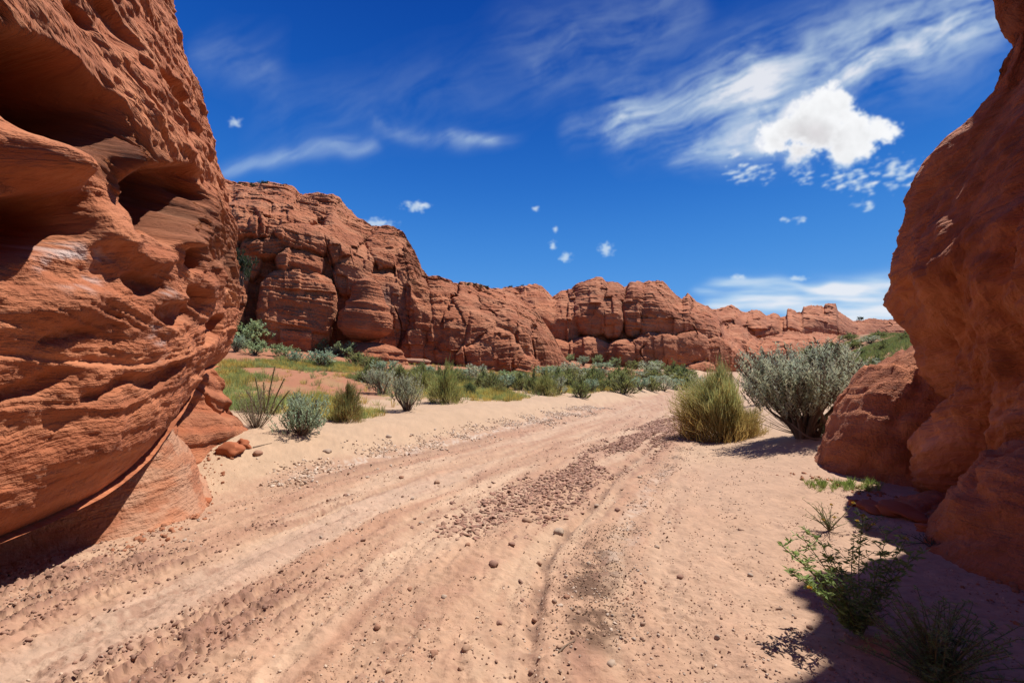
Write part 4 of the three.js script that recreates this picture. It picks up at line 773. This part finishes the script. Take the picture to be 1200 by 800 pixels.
// dark shrubs on ledges and along the skyline of the cliffs
{
  const junip = shrubOf(sage(71, 120, 8, 0.09, 0.045, [0.075, 0.105, 0.05], { dead: 0.05, heads: 14 }));
  const ledge = (px, py, d, w, h, label, group) => { const p = at(px, py, d), k = d / F; place(junip, 'juniper', p, w * k, h * k, R0() * 6, label, 'tree', group); };
  ledge(283, 333, 33.5, 30, 44, 'dark green juniper on a ledge of the layered cliff next to the sunlit wall');
  const sky = 'junipers on the cliff skyline';
  for (const [x, y, d, w, h] of [[308, 220, 50, 12, 10], [283, 220, 50, 10, 6], [296, 219, 50, 8, 5], [336, 226, 51, 8, 6], [327, 222, 51, 7, 4], [548, 335, 56, 9, 5], [556, 336, 57, 7, 5], [563, 337, 58, 8, 4], [570, 338, 58, 6, 4], [540, 334, 56, 8, 4], [598, 338, 92, 6, 4], [612, 337, 92, 5, 4], [560, 342, 60, 8, 10]])
    ledge(x, y, d, w, h, (d > 80 ? 'tiny dark juniper on the skyline of the domed cliff' : x < 400 ? (w > 8 ? 'dark round juniper on the highest edge of the layered cliff' : 'low dark juniper on the highest edge of the layered cliff') : h > 8 ? 'dark juniper clinging just below the lower edge of the layered cliff' : 'tiny dark juniper on the lower edge of the layered cliff'), sky);
  ledge(1009, 377, 285, 8, 7, 'lone dark tree on the far skyline beside the butte');
}
// stones
function pebble(seed, flat = 0.65, detail = 2, rough = 0.3) {
  const g0 = new THREE.IcosahedronGeometry(1, detail), p = g0.attributes.position, map = new Map(), pos = [], idx = [];
  for (let i = 0; i < p.count; i++) { const k = [p.getX(i), p.getY(i), p.getZ(i)].map((v) => v.toFixed(3)).join(); if (!map.has(k)) { map.set(k, pos.length / 3); const x = p.getX(i), y = p.getY(i), z = p.getZ(i), q = 1 + rough * fbm(x * 1.1 + seed, y * 1.1, z * 1.1, 3) - 0.12 * ss(0.2, 0.5, noise(x * 2 + seed, y * 2, z * 2)); pos.push(x * q, y * q * flat, z * q * 0.85); } idx.push(map.get(k)); }
  return geo(pos, idx, pos.map(() => 1));
}
{
  const tints = [[0.46, 0.27, 0.17], [0.40, 0.20, 0.12], [0.50, 0.36, 0.26], [0.36, 0.19, 0.13]], geos = [1, 2, 3, 4, 5].map((s) => pebble(s * 7.3));
  const mats = tints.map((t) => { const m = new THREE.MeshStandardMaterial({ color: new THREE.Color().setRGB(...t.map((c) => c * ALBEDO)), roughness: 0.92, bumpMap: sandBump, bumpScale: 0.004 }); m.name = 'stone'; return m; });
  const stone = (px, py, w, v, label, group) => { const p = onGround(px, py), k = -p[2] / F * w / 2, m = new THREE.Mesh(geos[v % 5], mats[v % 4]); m.position.set(p[0], groundY(p[0], -p[2]) + k * 0.08, p[2]); m.scale.setScalar(k); m.rotation.y = v * 1.7; add(m, 'stone', label, 'stone', group); };
  stone(301, 537, 13, 1, 'rounded red stone at the foot of the sunlit wall by the sand bank');
  stone(383, 534, 10, 2, 'pale round cobble at the lower end of the white gravel strip');
  const gg = 'loose stones on the wash floor';
  let v = 0;
  for (const [x, y, w] of [[617, 611, 13], [641, 606, 11], [655, 620, 14], [578, 663, 13], [547, 761, 13], [508, 769, 12], [717, 776, 12], [798, 677, 9], [457, 785, 10], [442, 735, 9], [455, 516, 8], [600, 640, 8], [632, 655, 8], [664, 700, 8], [690, 660, 7], [560, 610, 8], [590, 590, 8], [548, 640, 7], [520, 700, 8], [612, 700, 7], [540, 780, 8], [480, 690, 7], [700, 590, 7], [724, 600, 8], [645, 585, 8], [668, 575, 7], [750, 560, 6], [585, 725, 8], [655, 760, 7], [735, 700, 6], [770, 640, 7], [845, 720, 6], [512, 568, 8], [470, 560, 7], [430, 560, 6], [405, 580, 7], [440, 600, 7], [380, 600, 6], [494, 612, 8], [530, 590, 8], [545, 560, 7]])
    { stone(x, y, w * 0.95, v, (w < 8 ? 'small ' : w < 11 ? 'fist-sized ' : 'large ') + ['tan', 'red-brown', 'pale', 'dark red'][v % 4] + ' stone lying loose on the wash floor', gg); v++; }
  const wh = onGround(343, 402); const wm = new THREE.Mesh(geos[2], new THREE.MeshStandardMaterial({ color: new THREE.Color().setRGB(0.42, 0.37, 0.31), roughness: 0.95 })); wm.position.set(wh[0], wh[1] + 0.1, wh[2]); wm.scale.set(0.4, 0.35, 0.35); wm.material.name = 'pale stone'; add(wm, 'boulder', 'pale boulder among shrubs high on the red slope', 'boulder');
  const bl = onGround(457, 422); const bm = new THREE.Mesh(geos[3], new THREE.MeshStandardMaterial({ color: new THREE.Color().setRGB(0.12, 0.09, 0.08), roughness: 0.9 })); bm.position.set(bl[0], bl[1] + 0.15, bl[2]); bm.scale.set(0.6, 0.5, 0.5); bm.material.name = 'dark stone'; add(bm, 'boulder', 'dark boulder on the red slope below the cliff', 'boulder');
  const sl = onGround(478, 426); const sm = new THREE.Mesh(pebble(44, 0.22), mats[1]); sm.position.set(sl[0], sl[1] + 0.1, sl[2]); sm.scale.set(2.3, 1.8, 1.2); add(sm, 'fallen_slab', 'flat fallen red slab on the slope below the cliff', 'boulder', null, 'thing');
  const fall = (px, py, w, v, flat, label, group) => { const p = onGround(px, py), k = -p[2] / F * w / 2, m = new THREE.Mesh(pebble(60 + v * 3.1, flat, 3, 0.55), rockMat); m.position.set(p[0], groundY(p[0], -p[2]) + k * flat * 0.35, p[2]); m.scale.setScalar(k); m.rotation.set(0.15 * (v % 3 - 1), v * 1.3, 0.12); add(m, 'fallen_rock', label, 'rock', group); };
  const rockMat = new THREE.MeshStandardMaterial({ color: new THREE.Color().setRGB(SANDSTONE[0] * ALBEDO, SANDSTONE[1] * ALBEDO, SANDSTONE[2] * ALBEDO), roughness: 0.93, bumpMap: rockBump, bumpScale: 0.01 }); rockMat.name = 'fallen sandstone';
  fall(1028, 598, 40, 1, 0.25, 'thin flat red slab lying on the sand under the rock nose');
  fall(1058, 604, 50, 2, 0.3, 'broad red slab wedged below the overhanging rock nose');
  fall(1004, 592, 15, 3, 0.6, 'small red rock on the sand before the slabs under the nose');
  fall(1090, 622, 26, 4, 0.45, 'lumpy red rock in shade between the slabs and the foot lump');
  fall(268, 536, 26, 5, 0.7, 'rounded red boulder at the foot of the sunlit wall, larger of two');
  fall(284, 529, 17, 6, 0.75, 'rounded red boulder at the foot of the sunlit wall, smaller of two');
  fall(240, 590, 13, 7, 0.6, 'red rock fallen beside the pale foot block');
  // gravel nobody could count
  const r = rng(1212), M4 = new THREE.Matrix4(), Q = new THREE.Quaternion(), E = new THREE.Euler(), V = new THREE.Vector3(), S = new THREE.Vector3(), col = new THREE.Color();
  const scatter = (name, label, g, list) => {
    const m = new THREE.InstancedMesh(g, M.stone, list.length);
    list.forEach(([x, z, s, t, flat], k) => { Q.setFromEuler(E.set(flat * (r() - 0.5), r() * 6.28, flat * (r() - 0.5))); M4.compose(V.set(x, groundY(x, -z) + s * 0.12, z), Q, S.set(s * (0.7 + 0.6 * r()), s * (0.7 + 0.6 * r()), s)); m.setMatrixAt(k, M4); const q = 0.75 + 0.5 * r(); m.setColorAt(k, col.setRGB(t[0] * q, t[1] * q, t[2] * q)); });
    add(m, name, label, 'gravel', null, 'stuff');
  };
  const chips = [], pale = [], grit = [], clods = [];
  const D = () => 1 / lerp(1 / 2.1, 1 / 26, r());
  for (let k = 0; k < 24000; k++) { const d = 4.6 + 14 * pow(r(), 0.8), w = -0.75 + 0.06 * (d - 5) + (r() + r() + r() - 1.5) * 0.8, x = C(d) + w; if (fbm(w * 2.2, d * 0.5, 7.2, 3) < -0.1 + 0.6 * (r() - 0.5)) continue; chips.push([x, -d, 0.005 + 0.03 * pow(r(), 3) + 0.0011 * d, r() < 0.4 ? [0.46, 0.26, 0.175] : [0.36, 0.18, 0.12], 0.9]); }
  for (let k = 0; k < 9000; k++) { const d = 6.6 + 16 * r(), w = -4.72 + (r() + r() + r() - 1.5) * 0.75, x = C(d) + w; if (fbm(x * 1.1, d * 0.8, 5, 3) < 0.1 + 0.5 * (r() - 0.5)) continue; pale.push([x, -d, 0.006 + 0.022 * pow(r(), 3) + 0.0007 * d, r() < 0.4 ? [0.72, 0.56, 0.43] : [0.58, 0.39, 0.26], 2]); }
  for (let k = 0; k < 5000; k++) { const d = 2.6 + 8 * r(), w = 0.5 + 0.03 * d + (r() + r() - 1) * 0.35, x = C(d) + w; if (fbm(x * 1.7, d * 1.2, 8, 3) < 0.15 + 0.6 * (r() - 0.5)) continue; pale.push([x, -d, 0.004 + 0.012 * pow(r(), 3), r() < 0.5 ? [0.56, 0.43, 0.33] : [0.48, 0.3, 0.2], 2]); }
  for (let k = 0; k < 10000; k++) { const d = D(), w = -4.6 + 6.6 * r(), x = C(d) + w; const n = fbm(w * 1.6, d * 0.4, 2.2, 3); if (n < 0.0 + 0.6 * (r() - 0.5) || (abs(w + 2.72) < 0.4 && r() < 0.9)) continue; const big = r() < 0.025; grit.push([x, -d, (big ? 0.010 + 0.014 * r() : 0.0025 + 0.006 * r()) + 0.0006 * d, r() < 0.3 ? [0.56, 0.42, 0.32] : r() < 0.5 ? [0.36, 0.2, 0.13] : [0.45, 0.28, 0.19], 2]); }
  for (let k = 0; k < 9000; k++) { const d = 2.2 + 3 * r(), w = -4.3 + 3.2 * r(), x = C(d) + w; if (r() > mudA(x, d, w) * 0.9 || fbm(w * 9, d * 2.6, 7.7, 4, 0.6) < -0.05) continue; clods.push([x, -d, 0.006 + 0.016 * r() * r(), [0.34, 0.18, 0.12], 1.2]); }
  for (let k = 0; k < 1800; k++) { const d = 2.9 + 2.2 * r(), w = 0.48 + (r() + r() - 1) * 0.4, x = C(d) + w; clods.push([x, -d, 0.003 + 0.008 * r() * r(), [0.2, 0.11, 0.065], 1.5]); }
  for (let k = 0; k < 5000; k++) { const d = 2.3 + 9 * r() * r(), w = 0.6 + 3.2 * r(), x = C(d) + w; if (noise(x * 2.1, d * 2.1, 3.3) < 0.15 || x > 3.4 + 0.2 * d) continue; clods.push([x, -d, 0.003 + 0.009 * r() * r(), [0.42, 0.24, 0.16], 1.5]); }
  for (let k = 0; k < 46000; k++) {
    const d = 1 / lerp(1 / 2.0, 1 / 11, r()), w = -4.5 + 8 * r(), x = C(d) + w, n = fbm(w * 1.9, d * 0.7, 21.2, 5, 0.7);
    if (x > 3.2 + 0.2 * d || n < 0.34 + 0.5 * (r() - 0.5) || (abs(w + 2.72) < 0.4 && r() < 0.85)) continue;
    clods.push([x, -d, 0.0016 + 0.0075 * pow(r(), 4) + 0.0006 * d, r() < 0.25 ? [0.62, 0.45, 0.32] : r() < 0.3 ? [0.40, 0.22, 0.145] : [0.54, 0.33, 0.21], 1.6]);
  }
  const rub = [];
  for (let k = 0; k < 900; k++) { const t = r(), side = r() < 0.5, d = side ? 4.3 + 3.6 * t : 3.0 + 4.0 * t, x = side ? -3.72 - max(0, d - 5.4) * 0.55 + 0.5 * r() * r() : lerp(3.5, 4.9, ss(3.0, 5.0, d)) - 0.5 * r() * r() + (d > 5.4 ? -0.35 * (d - 5.4) : 0); rub.push([x, -d, 0.005 + 0.028 * pow(r(), 4), [0.42, 0.16, 0.075], 2]); }
  scatter('rock_rubble', 'red crumbs of fallen rock strewn at the feet of the walls', pebble(95, 0.7, 1, 0.5), rub);
  scatter('mud_chips', 'band of red curled mud chips along the middle of the wash', pebble(91, 0.3, 0, 0.5).toNonIndexed(), chips);
  scatter('pale_gravel', 'strips of pale gravel along the edges of the wash', pebble(92, 0.6, 1, 0.4), pale);
  scatter('pebbles', 'small mixed pebbles strewn over the wash floor', pebble(93, 0.65, 1, 0.35), grit);
  scatter('mud_crumbs', 'brown mud crumbs on the crusted mud and sand', pebble(94, 0.6, 0, 0.5), clods);
  // dry sticks
  const bark = new THREE.MeshStandardMaterial({ color: new THREE.Color().setRGB(0.15, 0.10, 0.065), roughness: 0.9 }); bark.name = 'dry wood';
  const stick = (pts, rad, label) => { const v = pts.map(([x, y]) => { const p = onGround(x, y); return new THREE.Vector3(p[0], groundY(p[0], -p[2]) + rad * 0.8, p[2]); }); const L = new Leaves(); L.limb(v.map((q) => [q.x, q.y, q.z]), rad, rad * 0.5, [1, 1, 1], 6); const g = L.build(); g.deleteAttribute('color'); add(new THREE.Mesh(g, bark), 'dry_stick', label, 'stick'); };
  stick([[655, 766], [664, 758], [674, 752]], 0.006, 'short dry stick lying at the end of the dark plant litter');
  stick([[296, 530], [306, 527], [318, 524]], 0.010, 'thin dry stick on the sand beside the red stone');
  stick([[432, 486], [445, 484], [462, 483]], 0.012, 'dark dry stick on the sand slope below the sagebrush pair');
}
console.log('plants');
renderer.render(scene, camera);
